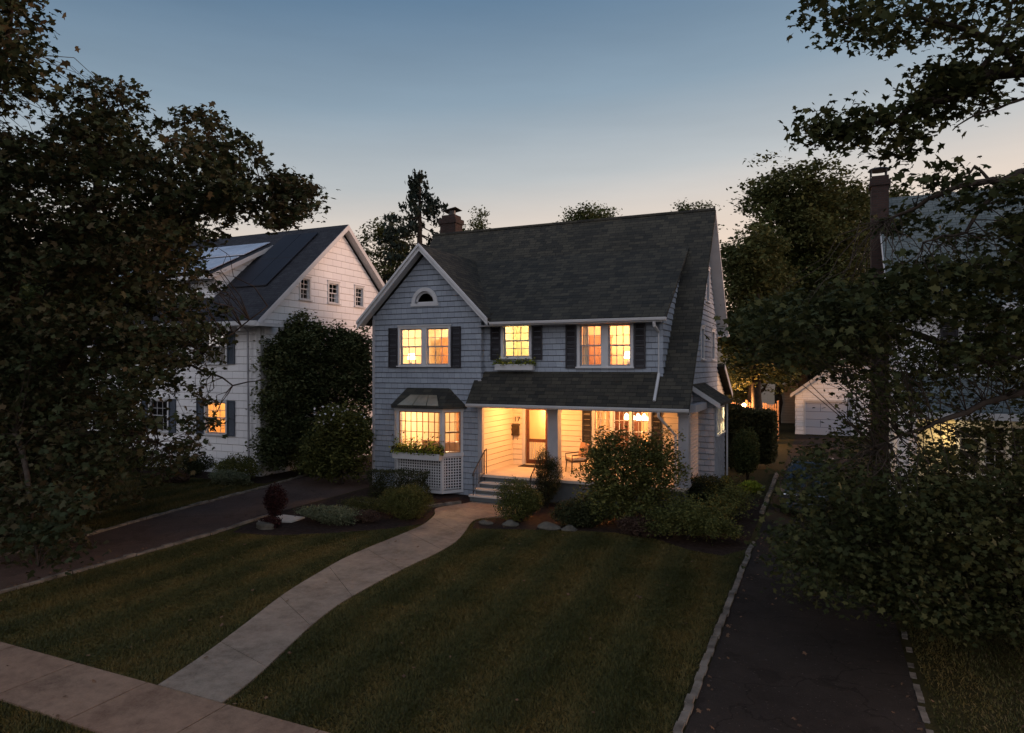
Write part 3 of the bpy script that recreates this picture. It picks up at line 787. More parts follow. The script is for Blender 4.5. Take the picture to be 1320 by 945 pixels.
b = MB(); b.add([fG.p(*p_, -.06) for p_ in arc(.37, .40)], [tuple(range(19))]); b.build('pane', M['glass'], LW)
dark_room(HS, -13.3, -12.1, YG + .16, YG + 1.2, 6.5, 7.4, '-y')

# bay window
BY = [Vector((-13.97, 20.58, 0)), Vector((-13.48, 20.0, 0)), Vector((-11.66, 20.0, 0)), Vector((-11.17, 20.58, 0))]
b = MB()
def band(z0, z1, o=0.0, top=False):
    cx = -12.57
    P = [(v.x + (o if v.x > cx else -o), v.y - (o if v.y < 20.3 else 0)) for v in BY]
    P = P + [(P[-1][0], 20.6), (P[0][0], 20.6)]
    b.prism(P, z0, z1)
band(1.34, 1.46, .03); band(2.86, 3.0, .03); band(.10, .20, .0)
def posts(z0, z1, w=.09):
    for i in range(3):
        a, c = BY[i], BY[i + 1]; u = (c - a).normalized(); n = Vector((u.y, -u.x, 0)); f = F(a, u, n); L = (c - a).length
        b.fbox(f, 0.0, w, z0, z1, -.08, .004); b.fbox(f, L - w, L, z0, z1, -.08, .004)
posts(1.46, 2.86); posts(.20, 1.34, .07)
BAY = b.build('bay_window', M['trim'], HS)
for i in range(3):
    a, c = BY[i], BY[i + 1]; u = (c - a).normalized(); n = Vector((u.y, -u.x, 0)); f = F(a, u, n); L = (c - a).length
    s = MB(); x0, x1, z0, z1 = .09, L - .09, 1.46, 2.86; t = .035
    s.fbox(f, x0, x0 + t, z0, z1, -.07, -.02); s.fbox(f, x1 - t, x1, z0, z1, -.07, -.02)
    s.fbox(f, x0 + t, x1 - t, z0, z0 + t, -.07, -.02); s.fbox(f, x0 + t, x1 - t, z1 - t, z1, -.07, -.02)
    nc, nr = (7, 4) if i == 1 else (3, 4)
    for k in range(1, nc): xx = x0 + (x1 - x0) * k / nc; s.fbox(f, xx - .010, xx + .010, z0 + t, z1 - t, -.06, -.03)
    for k in range(1, nr):
        zz = z0 + (z1 - z0) * k / nr; h_ = .03 if (k == 2 and i != 1) else .010; s.fbox(f, x0 + t, x1 - t, zz - h_, zz + h_, -.062, -.033)
    s.build('sash', M['wood2'] if i else M['greytrim'], BAY)
    g = MB(); g.quad(f.p(x0, z0, -.045), f.p(x1, z0, -.045), f.p(x1, z1, -.045), f.p(x0, z1, -.045)); g.build('pane', M['glass'], BAY)
    lt = MB(); x = x0 + .02
    while x < x1 - .02: lt.fbox(f, x, x + .035, .22, 1.32, -.045, -.03); x += .095
    z = .24
    while z < 1.30: lt.fbox(f, x0 - .01, x1 + .01, z, z + .035, -.029, -.015); z += .095
    lt.build('lattice', M['trim'], BAY)
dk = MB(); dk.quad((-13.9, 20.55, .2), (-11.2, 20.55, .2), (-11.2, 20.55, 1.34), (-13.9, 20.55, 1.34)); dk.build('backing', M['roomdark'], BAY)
# bay roof (metal)
b = MB(); e = [(-14.13, 20.58), (-13.60, 19.84), (-11.54, 19.84), (-11.01, 20.58)]; tp = [(-13.42, 20.585), (-11.72, 20.585)]
ze, zt = 3.02, 3.66
b.add([(*q, ze) for q in e] + [(*q, zt) for q in tp] + [(*q, ze - .05) for q in e], [(1, 2, 5, 4), (0, 1, 4), (2, 3, 5), (0, 1, 7, 6), (1, 2, 8, 7), (2, 3, 9, 8), (6, 7, 8, 9)])
b.build('roof', M['roof'], HS)
b = MB(); q = [Vector(p_) for p_ in ((-13.36, 19.87, 3.055), (-11.72, 19.87, 3.055), (-12.02, 20.25, 3.40), (-13.06, 20.25, 3.40))]
for i, (a0, a1) in enumerate(((0, .36), (.375, .70), (.715, 1))):
    A0, A1 = q[0].lerp(q[1], a0), q[0].lerp(q[1], a1); B0, B1 = q[3].lerp(q[2], a0), q[3].lerp(q[2], a1); up = Vector((0, -.02, .02))
    b.hexa([A0, A1, B1, B0, A0 + up, A1 + up, B1 + up, B0 + up])
b.build('metal_panel', M['copper'], HS)

# front door (storm door with upper glass and slatted lower half)
b = MB()
b.fbox(fD, -10.09, -9.97, .79, 3.03, .0, .05); b.fbox(fD, -9.06, -8.94, .79, 3.03, .0, .05); b.fbox(fD, -9.97, -9.06, 2.93, 3.03, .0, .05)
b.build('door_trim', M['trim'], HS)
b = MB()
b.fbox(fD, -9.95, -9.84, .82, 2.90, -.05, -.005); b.fbox(fD, -9.19, -9.08, .82, 2.90, -.05, -.005)
b.fbox(fD, -9.84, -9.19, .82, .98, -.05, -.005); b.fbox(fD, -9.84, -9.19, 1.62, 1.74, -.05, -.005); b.fbox(fD, -9.84, -9.19, 2.80, 2.90, -.05, -.005)
DO = b.build('door', M['wood'], HS)
b = MB()
for k in range(9): x = -9.82 + k * .072; b.fbox(fD, x, x + .03, .98, 1.62, -.04, -.015)
b.build('slats', M['trim'], DO)
b = MB(); b.quad(fD.p(-9.84, 1.74, -.03), fD.p(-9.19, 1.74, -.03), fD.p(-9.19, 2.8, -.03), fD.p(-9.84, 2.8, -.03)); b.build('pane', M['glass'], DO)
b = MB(); b.tube([fD.p(-9.9, 1.66, .0), fD.p(-9.9, 1.66, .05), fD.p(-9.9, 1.78, .05), fD.p(-9.9, 1.78, .0)], .012, 6); b.build('handle', M['chrome'], DO)

# rooms behind the lit windows
def room(x0, x1, y0, y1, z0, z1, mat, fl=None):
    b = MB(); b.box(x0 - .08, x0, y0, y1, z0, z1); b.box(x1, x1 + .08, y0, y1, z0, z1); b.box(x0, x1, y1, y1 + .08, z0, z1)
    b.build('interior_wall', mat, HS)
    b = MB(); b.box(x0 - .08, x1 + .08, y0, y1 + .08, z1, z1 + .06); b.build('interior_ceiling', M['roomA'], HS)
    b = MB(); b.box(x0 - .08, x1 + .08, y0, y1 + .08, z0 - .06, z0); b.build('interior_floor', fl or M['wood2'], HS)
room(-14.7, -10.75, 20.76, 24.2, 3.6, 5.98, M['roomA']); room(-10.35, -8.2, 21.01, 23.2, 3.6, 5.98, M['roomY']); room(-7.9, -4.6, 21.01, 24.0, 3.6, 5.98, M['roomO'])
room(-14.7, -10.75, 20.76, 25.5, .78, 3.2, M['roomA']); room(-10.30, -8.25, 23.33, 26.8, .78, 3.2, M['roomO']); room(-7.9, -4.15, 23.33, 27.2, .78, 3.2, M['roomO'])
b = MB(); b.box(-9.95, -9.87, 23.4, 26.0, .8, 3.1); b.build('interior_wall', M['roomY'], HS)
# room of the small side bay


# bump-out on the right side
fB = front(23.1)
wall('wall', fB, [(XR - .1, 0), (-3.2, 0), (-3.2, 3.26), (XR - .1, 3.78)], [], M['siding'], HS, thick=.1)
fS = right(-3.2)
wall('wall', fS, rect(23.102, 25.6, 0, 3.26), [rect(23.45, 25.2, 2.15, 3.0)], M['siding'], HS, thick=.1)
wall('wall', back(25.6), [(XR - .1, 0), (-3.2, 0), (-3.2, 3.26), (XR - .1, 3.78)], [], M['siding'], HS, thick=.1, lap=.38)
window(HS, fS, 23.45, 25.2, 2.15, 3.0, units=3, cols=1, rows=1, casing=.06, mull=.07)
b = MB(); b.slab((-3.9, 22.88, 3.80), (-2.98, 22.88, 3.20), (-2.98, 25.8, 3.20), (-3.9, 25.8, 3.80), .09); b.build('roof', M['roofx'], HS)
b = MB(); b.hexa([(-3.9, 22.84, 3.62), (-2.98, 22.84, 3.02), (-2.98, 22.878, 3.02), (-3.9, 22.878, 3.62), (-3.9, 22.84, 3.79), (-2.98, 22.84, 3.19), (-2.98, 22.878, 3.19), (-3.9, 22.878, 3.79)])
b.build('rake_board', M['trim'], HS)
b = MB(); b.tube([(-3.12, 25.72, 3.1), (-3.12, 25.72, .2)], .035, 8); b.build('downspout', M['trim'], HS)
# rear lean-to
wall('wall', fR, [(YB, 0), (31.2, 0), (31.2, 3.2), (YB, 4.3)], [], M['cream'], HS, thick=.1)
b = MB(); b.slab((-9, 28.9, 4.5), (-3.6, 28.9, 4.5), (-3.6, 31.5, 3.25), (-9, 31.5, 3.25), .1); b.build('roof', M['roof'], HS)
b = MB(); b.hexa([(-3.6, 28.9, 4.28), (-3.57, 28.9, 4.28), (-3.57, 31.5, 3.03), (-3.6, 31.5, 3.03), (-3.6, 28.9, 4.48), (-3.57, 28.9, 4.48), (-3.57, 31.5, 3.23), (-3.6, 31.5, 3.23)]); b.build('rake_board', M['trim'], HS)
# chimney
b = MB(); b.box(-15.0, -14.25, 25.55, 26.2, 8.5, 10.75); b.box(-15.05, -14.20, 25.50, 26.25, 10.55, 10.76); b.box(-14.95, -14.30, 25.6, 26.15, 10.76, 10.92)
CH = b.build('chimney', M['brick'], RF)
b = MB(); b.tube([(-14.6, 25.9, 10.85), (-14.6, 25.9, 11.15)], .16, 10); b.slab((-14.93, 25.6, 11.14), (-14.27, 25.6, 11.24), (-14.27, 26.2, 11.20), (-14.93, 26.2, 11.10), .02)
b.build('chimney_cap', M['iron'], RF)
# steps
for i in range(3):
    b = MB(); y0 = 19.62 + .28 * i; xl = -10.42 + .06 * i
    b.box(xl, -8.2, y0 + .03, 20.50, .03 if i == 0 else .17 * i + .05, .17 * (i + 1) - .0); b.build('step', M['stepgrey'], HS)
    b = MB(); b.box(xl - .03, -8.17, y0, 20.49 if i == 2 else y0 + .31, .17 * (i + 1), .17 * (i + 1) + .05); b.build('stair_tread', M['tread'], HS)
# wrought iron railings
for x in (-10.30, -8.28):
    b = MB(); P = [Vector((x, 19.66, .95)), Vector((x, 20.46, 1.55)), Vector((x, 20.62, 1.62))]
    b.tube([P[0] + Vector((0, -.06, -.10)), P[0], P[1], P[2]], .020, 8)
    b.tube([(x, 19.66, .1), (x, 19.66, .95)], .016, 6); b.tube([(x, 20.46, .5), (x, 20.46, 1.6)], .016, 6); b.tube([(x, 20.62, .78), (x, 20.62, 1.62)], .016, 6)
    b.tube([(x, 19.66, .30), (x, 20.46, .86)], .010, 6)
    for k in range(1, 7):
        y = 19.66 + .8 * k / 7; b.tube([(x, y, .30 + .56 * k / 7), (x, y, .95 + .6 * k / 7)], .008, 5)
    b.tube([(x + .0, 19.66 + .06 * math.sin(a), .95 + .06 * math.cos(a) - .06) for a in [k * .5 for k in range(10)]], .008, 5)
    b.build('railing', M['iron'], HS)
# house number
cu = bpy.data.curves.new('house_number', 'FONT'); cu.body = '17'; cu.size = .26; cu.extrude = .008; cu.align_x = 'CENTER'
tx = bpy.data.objects.new('house_number', cu); COL.objects.link(tx); me = bpy.data.meshes.new_from_object(tx); bpy.data.objects.remove(tx)
me.transform(Matrix.Translation((-10.30, YP - .045, 2.36)) @ Matrix.Rotation(R(90), 4, 'X')); me.materials.clear(); link('house_number', me, M['iron'], HS)

# things on and around the house --------------------------------------------------
t = thing('mailbox', 'dark metal wall mailbox with paper hooks under the house number', 'mailbox', (-10.34, YP - .09, 1.84))
b = MB(); b.fprism(fD, [(-10.50, 1.84), (-10.20, 1.84), (-10.20, 2.20), (-10.50, 2.20)], .03, .13); b.build('box', M['mail'], t, bevel=.008)
b = MB(); b.hexa([fD.p(-10.52, 2.205, .15), fD.p(-10.18, 2.205, .15), fD.p(-10.18, 2.205, .02), fD.p(-10.52, 2.205, .02), fD.p(-10.52, 2.225, .15), fD.p(-10.18, 2.225, .15), fD.p(-10.18, 2.27, .02), fD.p(-10.52, 2.27, .02)]); b.build('lid', M['mail'], t)
for x in (-10.44, -10.26):
    b = MB(); b.tube([fD.p(x, 1.84, .05), fD.p(x, 1.74, .05), fD.p(x, 1.68, .09), fD.p(x, 1.72, .13)], .008, 5); b.build('hook', M['iron'], t)
b = MB(); b.box(-10.0, -9.0, 22.55, 23.1, .786, .80); tag(b.build('doormat', M['mat'], origin=(-9.5, 22.8, .786), bevel=.003), 'dark doormat on the porch floor before the front door', 'doormat')

def porch_chair(cx, cy, rot, label):
    t = thing('porch_chair', label, 'chair', (cx, cy, .786), None); z = .786
    for sx in (-.26, .26):
        for sy in (-.25, .24):
            b = MB(); b.tube([(cx + sx * 1.1, cy + sy * 1.1, z), (cx + sx, cy + sy, z + .40)], [.018, .024], 8); b.build('leg', M['wicker'], t)
    b = MB(); b.box(cx - .30, cx + .30, cy - .29, cy + .28, z + .38, z + .44); b.build('seat', M['wicker'], t, bevel=.015)
    b = MB(); b.hexa([(cx - .30, cy + .24, z + .42), (cx + .30, cy + .24, z + .42), (cx + .30, cy + .29, z + .42), (cx - .30, cy + .29, z + .42),
                      (cx - .29, cy + .38, z + .98), (cx + .29, cy + .38, z + .98), (cx + .29, cy + .42, z + .98), (cx - .29, cy + .42, z + .98)]); b.build('backrest', M['wicker'], t, bevel=.012)
    for s in (-1, 1):
        b = MB(); b.tube([(cx + s * .30, cy - .26, z + .42), (cx + s * .32, cy - .27, z + .62), (cx + s * .32, cy + .28, z + .66)], .022, 8); b.build('armrest', M['wicker'], t)
    t.rotation_euler = (0, 0, rot)
    return t
porch_chair(-7.62, 22.1, R(-50), 'dark wicker chair with cushions on the porch behind the shrubs')
t = bpy.data.objects['porch_chair']
def cush(name, lab, mat, x0, x1, y0, y1, z0, z1, tilt=0):
    b = MB(); b.box(x0, x1, y0, y1, z0, z1); o = b.build(name, mat, origin=((x0 + x1) / 2, (y0 + y1) / 2, z0), bevel=.03)
    return tag(o, lab, 'cushion')
c = cush('seat_cushion', 'pale flat cushion lying on the seat of the porch chair', M['cushion_l'], -.27, .27, -.27, .25, 0, .09); c.location = (-7.62, 22.1, .786 + .442); c.rotation_euler = (0, 0, R(-50))
c = cush('back_cushion', 'tan cushion leaning against the back of the porch chair', M['cushion'], -.26, .26, -.07, .07, 0, .48); c.location = Vector((-7.62, 22.1, .786 + .53)) + Matrix.Rotation(R(-50), 3, 'Z') @ Vector((0, .22, 0)); c.rotation_euler = (R(-13), 0, R(-50))

def planter(label, f, x0, x1, z0, z1, d0, d1, leafmats, n, h, grp=None):
    c = f.p((x0 + x1) / 2, z0, (d0 + d1) / 2); t = thing('window_box', label, 'window box', c, grp)
    b = MB(); b.fbox(f, x0, x1, z0, z1, d0, d0 + .02); b.fbox(f, x0, x1, z0, z1, d1 - .02, d1); b.fbox(f, x0, x0 + .02, z0, z1, d0 + .02, d1 - .02); b.fbox(f, x1 - .02, x1, z0, z1, d0 + .02, d1 - .02)
    b.fbox(f, x0 + .02, x1 - .02, z0, z0 + .02, d0 + .02, d1 - .02); b.build('box', M['trim'], t)
    b = MB(); b.fbox(f, x0 + .02, x1 - .02, z1 - .06, z1 - .03, d0 + .02, d1 - .02); b.build('soil', M['mulch'], t)
    for i, m in enumerate(leafmats):
        k = n // len(leafmats); xs = RNG.uniform(x0 - .08, x1 + .08, k); hh = np.abs(RNG.normal(size=k)) * h * .55; dd = (d0 + d1) / 2 + RNG.normal(size=k) * .09
        lump = .6 + .5 * np.sin(xs * 9 + i * 2) ** 2
        C = np.array([list(f.p(a, z1 + q - .04, e)) for a, q, e in zip(xs, hh * lump, dd)])
        V, kk = leaf_verts(C, .07, 'oval', .3); link('foliage', arr_mesh('foliage', V, kk), m, t)
    return t
planter('small white window box of trailing greenery under the upstairs middle window', fM, -10.0, -8.62, 4.28, 4.48, .03, .22, [M['shrub'], M['lime']], 700, .22)
planter('long white window box with lime and red plants below the bay window', F((0, 20.0, 0), (1, 0, 0), (0, -1, 0)), -13.5, -11.64, 1.24, 1.46, .02, .24, [M['lime'], M['lime'], M['shrub'], M['shrub_red']], 2800, .42)

# interior furnishings seen through the lit windows
def table_lamp(x, y, z, lab, s=1.0, p=12):
    t = thing('table_lamp', lab, 'lamp', (x, y, z))
    b = MB(); b.lathe((x, y, z), [(.07 * s, 0), (.07 * s, .02), (.03 * s, .05), (.06 * s, .15 * s), (.05 * s, .25 * s), (.012, .30 * s), (.012, .36 * s)]); b.build('base', M['tread'], t, smooth=True)
    b = MB(); b.lathe((x, y, z + .34 * s), [(.17 * s, 0), (.11 * s, .24 * s)], 20); b.build('lamp_shade', M['shade'], t)
    return t
def table(x, y, z, w, d, h, lab, cat='table'):
    t = thing('side_table', lab, cat, (x, y, z))
    b = MB(); b.box(x - w / 2, x + w / 2, y - d / 2, y + d / 2, z + h - .04, z + h); b.build('table_top', M['wood'], t)
    for sx in (-1, 1):
        for sy in (-1, 1):
            b = MB(); b.tube([(x + sx * (w / 2 - .04), y + sy * (d / 2 - .04), z), (x + sx * (w / 2 - .04), y + sy * (d / 2 - .04), z + h - .04)], .02, 6); b.build('leg', M['wood'], t)
table(-5.75, 21.9, 3.6, .6, .45, .72, 'small dark table under the lamp in the upstairs right window'); table_lamp(-5.75, 21.9, 4.32, 'bright lamp in the upstairs right window')
table(-14.1, 21.9, 3.6, .8, .5, .72, 'small dark table under the lamp in the gable window'); table_lamp(-14.1, 21.9, 4.32, 'pale lamp in the left sash of the gable window', 1.0)
def curtain(label, f, x0, x1, z0, z1, d, grp=None):
    b = MB(); n = max(4, int((x1 - x0) / .05)); pts = [(x0 + (x1 - x0) * k / n, d + .025 * math.sin(k * 1.9)) for k in range(n + 1)]
    for (a, e), (c_, g) in zip(pts[:-1], pts[1:]):
        b.add([f.p(a, z0, e), f.p(c_, z0, g), f.p(c_, z1, g), f.p(a, z1, e), f.p(a, z0, e - .01), f.p(c_, z0, g - .01), f.p(c_, z1, g - .01), f.p(a, z1, e - .01)], [(0, 1, 2, 3), (7, 6, 5, 4)])
    return tag(b.build('curtain', M['curtain'], origin=f.p((x0 + x1) / 2, z0, d)), label, 'curtain', grp)
curtain('beige curtain at the left edge of the upstairs right window', fM, -7.05, -6.86, 4.42, 5.75, -.22)
curtain('beige curtain at the left end of the porch window', fD, -7.30, -7.05, 1.35, 2.95, -.25)
curtain('beige curtain between the panes inside the bay window', fG, -13.3, -13.1, 1.5, 2.9, -1.9)
def picture(label, x, y, z, w, h, mat, f=None):
    f = f or front(y); t = thing('framed_picture', label, 'picture', f.p(x, z, .02)); b = MB()
    for (a, c_, e, g) in ((x - w / 2, x + w / 2, z - h / 2, z - h / 2 + .04), (x - w / 2, x + w / 2, z + h / 2 - .04, z + h / 2), (x - w / 2, x - w / 2 + .04, z - h / 2 + .04, z + h / 2 - .04), (x + w / 2 - .04, x + w / 2, z - h / 2 + .04, z + h / 2 - .04)):
        b.fbox(f, a, c_, e, g, .005, .04)
    b.build('frame', M['wood'], t); b = MB(); b.fbox(f, x - w / 2 + .04, x + w / 2 - .04, z - h / 2 + .04, z + h / 2 - .04, .005, .02); b.build('print', mat, t)
picture('orange brown picture on the wall inside the gable window', -13.25, 24.18, 5.2, 1.0, .9, M['cushion'])
picture('small orange picture lower on the wall inside the gable window', -12.75, 24.18, 4.5, .5, .35, M['fence'])
def cabinet(label, x0, x1, y0, y1, z0, z1, mat):
    t = thing('cabinet', label, 'cabinet', ((x0 + x1) / 2, (y0 + y1) / 2, z0)); b = MB(); b.box(x0, x1, y0, y1, z0, z1); b.box(x0 - .03, x1 + .03, y0 - .03, y1, z1, z1 + .04); b.build('carcass', mat, t)
    n = 2
    for i in range(n):
        w = (x1 - x0) / n; b = MB(); b.box(x0 + w * i + .02, x0 + w * (i + 1) - .02, y0 - .02, y0 - .001, z0 + .05, z1 - .03); b.build('door', mat, t)
cabinet('dark wooden cabinet against the back wall inside the bay window', -13.9, -13.0, 25.0, 25.45, .8, 2.5, M['wood2'])
cabinet('dark wooden dresser inside the porch window', -7.6, -6.6, 26.7, 27.15, .8, 2.6, M['wood'])
cabinet('dark bookcase against the back wall in the gable room upstairs', -13.9, -13.35, 23.7, 24.15, 3.6, 5.5, M['wood2'])
cabinet('tall wardrobe against the back wall of the upstairs right room', -7.6, -6.9, 23.5, 23.95, 3.6, 5.45, M['wood2'])
# sofa back under the bay glass
t = thing('sofa', 'dark brown sofa back just inside the bay window', 'sofa', (-12.4, 21.6, .78))
b = MB(); b.box(-13.3, -11.6, 21.35, 21.55, .95, 1.72); b.build('backrest', M['cushion'], t, bevel=.05); b = MB(); b.box(-13.3, -11.6, 21.55, 22.2, .95, 1.25); b.build('seat', M['cushion'], t, bevel=.04)
# chandelier
t = thing('chandelier', 'long row of glowing glass shades hanging inside the porch window', 'chandelier', (-6.2, 25.0, 2.3))
b = MB(); b.box(-6.75, -5.65, 24.97, 25.03, 2.74, 2.77); b.tube([(-6.2, 25, 2.77), (-6.2, 25, 3.2)], .012, 6); b.build('frame', M['iron'], t)
for k in range(5):
    x = -6.64 + .22 * k; b = MB(); b.lathe((x, 25.0, 2.42), [(.09, 0), (.085, .12), (.04, .22), (.015, .24)], 12); b.build('glass_shade', M['bulb'], t, smooth=True)
def ceiling_light(x, y, z, lab, r=.16, grp=None, mat=None):
    t = thing('ceiling_light', lab, 'ceiling light', (x, y, z), grp)
    b = MB(); b.lathe((x, y, z - .02), [(r * 1.05, 0), (r * 1.05, .02)], 20); b.build('base', M['chrome'], t)
    b = MB(); b.lathe((x, y, z - .10), [(r * .3, 0), (r * .75, .02), (r, .08)], 20); b.build('glass_bowl', mat or M['shade'], t, smooth=True)
ceiling_light(-9.45, 21.9, 3.10, 'flush ceiling light glowing over the front porch')
ceiling_light(-12.6, 22.6, 3.19, 'flush ceiling light in the room behind the bay window'); ceiling_light(-12.6, 22.8, 5.97, 'flush ceiling light in the gable room upstairs')
ceiling_light(-9.3, 22.2, 5.97, 'flush ceiling light in the small middle room upstairs'); ceiling_light(-6.3, 22.8, 5.97, 'flush ceiling light in the upstairs right room')
ceiling_light(-9.2, 25.2, 3.19, 'flush ceiling light in the hall behind the front door')
WARM = (1, .42, .13)
LP = dict(porch=260, bay=430, gab=340, mid=115, rt=260, hall=150, din=380, side=150)
lamp('porch_lamp', (-9.2, 21.9, 2.86), LP['porch'] * .55, WARM, .12); lamp('porch_lamp', (-6.4, 22.0, 2.9), LP['porch'] * .45, WARM, .12)
lamp('bay_room_lamp', (-12.6, 22.6, 2.95), LP['bay'], (1, .66, .38), .15)
lamp('gable_room_lamp', (-12.6, 22.8, 5.7), LP['gab'], (1, .66, .38), .15); lamp('middle_room_lamp', (-9.3, 22.1, 5.7), LP['mid'], (1, .74, .44), .12)
lamp('right_room_lamp', (-6.3, 22.7, 5.7), LP['rt'], (1, .62, .34), .15); lamp('hall_lamp', (-9.2, 25.2, 2.95), LP['hall'], (1, .62, .28), .12)
lamp('dining_lamp', (-6.0, 25.0, 2.4), LP['din'], (1, .60, .30), .2); lamp('side_lamp', (-3.70, 24.3, 2.95), LP['side'], (1, .75, .35), .03)

# ------------------------------------------------------------------ LEFT NEIGHBOUR
HL = thing('house', 'white shingled house with solar panels on its dark roof, left of the grey house', 'house', (-25.7, 25.7, 0))
WS = M['white_siding']; fL = front(20.7); fLR = right(-20.4)
xs = [(-23.42, -22.30), (-26.8, -25.7), (-30.0, -28.9)]
wall('wall', fL, rect(-31, -20.4, 0, 6.3), [rect(a, c_, 4.55, 5.9) for a, c_ in xs] + [rect(a, c_, 1.62, 2.92) for a, c_ in xs], WS, HL, lap=.30, tooth=.02)
aw = [(22.95, 23.5), (24.8, 25.45), (26.75, 27.3)]
wall('wall', fLR, [(20.7, 0), (30.7, 0), (30.7, 6.35), (25.7, 10.66), (20.7, 6.35)], [rect(a, c_, 7.32, 8.2) for a, c_ in aw], WS, HL, lap=.30, tooth=.02)
wall('wall', left(-31), [(20.7, 0), (30.7, 0), (30.7, 6.35), (25.7, 10.66), (20.7, 6.35)], [], WS, HL, lap=.6); wall('wall', back(30.7), rect(-31, -20.4, 0, 6.3), [], WS, HL, lap=.6)
for a, c_ in aw: window(HL, fLR, a, c_, 7.32, 8.2, cols=2, rows=2, trim=M['trim'], sashmat=M['trim'])
dark_room(HL, -21.6, -20.56, 22.85, 27.5, 7.25, 8.25, '+x')
for i, (a, c_) in enumerate(xs):
    window(HL, fL, a, c_, 4.55, 5.9, cols=3, rows=2); window(HL, fL, a, c_, 1.62, 2.92, cols=3, rows=2)
    for z0, z1 in ((4.5, 5.95), (1.55, 3.0)):
        shutter(HL, fL, c_ + .1, c_ + .52, z0, z1, M['shutter_b']); shutter(HL, fL, a - .52, a - .1, z0, z1, M['shutter_b'])
dark_room(HL, -30.8, -20.7, 20.9, 22.6, 4.2, 6.1, '-y'); dark_room(HL, -30.8, -24.6, 20.9, 22.6, 1.0, 3.2, '-y')
dark_room(HL, -24.4, -21.2, 20.9, 24.0, 1.0, 3.2, '-y', M['roomO'])
lamp('neighbour_room_lamp', (-22.8, 22.6, 2.9), 95, (1, .72, .34), .12)
cabinet('dark tall cabinet inside the lit window of the white house', -22.9, -22.2, 21.6, 22.0, 1.0, 2.2, M['wood'])
picture('small picture on the wall inside the lit window of the white house', -23.0, 23.98, 2.5, .5, .4, M['cushion'])
b = MB(); b.fbox(fL, -20.62, -20.37, .02, 6.2, .0, .03); b.build('corner_board', M['trim'], HL); b = MB(); b.fbox(fLR, 20.67, 20.85, .02, 6.3, .0, .03); b.build('corner_board', M['trim'], HL)
b = MB(); b.tube([(-20.95, 20.2, 6.05), (-20.95, 20.55, 5.8), (-20.95, 20.60, .2)], .045, 8); b.build('downspout', M['greytrim'], HL)
def zl(y): return 6.2 + .855 * (y - 20.1)
b = MB(); b.slab((-31.4, 20.1, 6.2), (-20.0, 20.1, 6.2), (-20.0, 25.7, zl(25.7)), (-31.4, 25.7, zl(25.7)), .14)
b.slab((-31.4, 25.7, zl(25.7)), (-20.0, 25.7, zl(25.7)), (-20.0, 31.3, 6.2), (-31.4, 31.3, 6.2), .14)
b.build('roof', M['roof_left'], HL)
b = MB(); x = -19.995
for (y0, z0, y1, z1) in ((20.1, 6.2, 25.7, zl(25.7)), (25.7, zl(25.7), 31.3, 6.2)):
    b.hexa([(x, y0, z0 - .26), (x + .03, y0, z0 - .26), (x + .03, y1, z1 - .26), (x, y1, z1 - .26), (x, y0, z0 - .02), (x + .03, y0, z0 - .02), (x + .03, y1, z1 - .02), (x, y1, z1 - .02)])
    b.hexa([(-20.38, y0, z0 - .19), (x, y0, z0 - .19), (x, y1, z1 - .19), (-20.38, y1, z1 - .19), (-20.38, y0, z0 - .145), (x, y0, z0 - .145), (x, y1, z1 - .145), (-20.38, y1, z1 - .145)])
b.build('rake_board', M['trim'], HL)
b = MB(); b.box(-31.4, -20.0, 19.98, 20.095, 6.02, 6.19); b.box(-31.3, -20.3, 20.1, 20.7, 5.98, 6.02); b.box(-20.36, -19.8, 20.0, 21.3, 5.98, 6.12); b.build('gutter', M['trim'], HL)
for k in range(18):
    b = MB(); x = -21.0 - k * .58; b.box(x - .07, x + .07, 20.12, 20.68, 5.82, 5.978); b.build('bracket', M['trim'], HL)
# shed dormer on the front slope
wall('wall', front(21.5), rect(-30, -23.85, 7.3, 8.3), [rect(-25.45, -24.75, 7.45, 8.12), rect(-27.5, -26.6, 7.45, 8.12), rect(-29.4, -28.5, 7.45, 8.12)], WS, HL, lap=.30)
for a, c_ in ((-25.45, -24.75), (-27.5, -26.6), (-29.4, -28.5)): window(HL, front(21.5), a, c_, 7.45, 8.12, cols=2, rows=2, casing=.07)
dark_room(HL, -29.8, -24.1, 21.7, 22.2, 7.35, 8.25, '-y')
wall('wall', right(-23.85), [(21.5, 7.25), (25.0, 10.2), (25.0, 10.05), (21.5, 8.3)], [], WS, HL, lap=.30, thick=.1)
b = MB(); b.slab((-30.3, 21.05, 8.32), (-23.6, 21.05, 8.32), (-23.6, 25.25, 10.42), (-30.3, 25.25, 10.42), .12); b.build('roof', M['roof_left'], HL)
b = MB(); b.hexa([(-23.6, 21.05, 8.10), (-23.57, 21.05, 8.10), (-23.57, 25.2, 10.18), (-23.6, 25.2, 10.18), (-23.6, 21.05, 8.30), (-23.57, 21.05, 8.30), (-23.57, 25.2, 10.38), (-23.6, 25.2, 10.38)])
b.box(-30.3, -23.6, 20.98, 21.045, 8.12, 8.30); b.build('rake_board', M['trim'], HL)
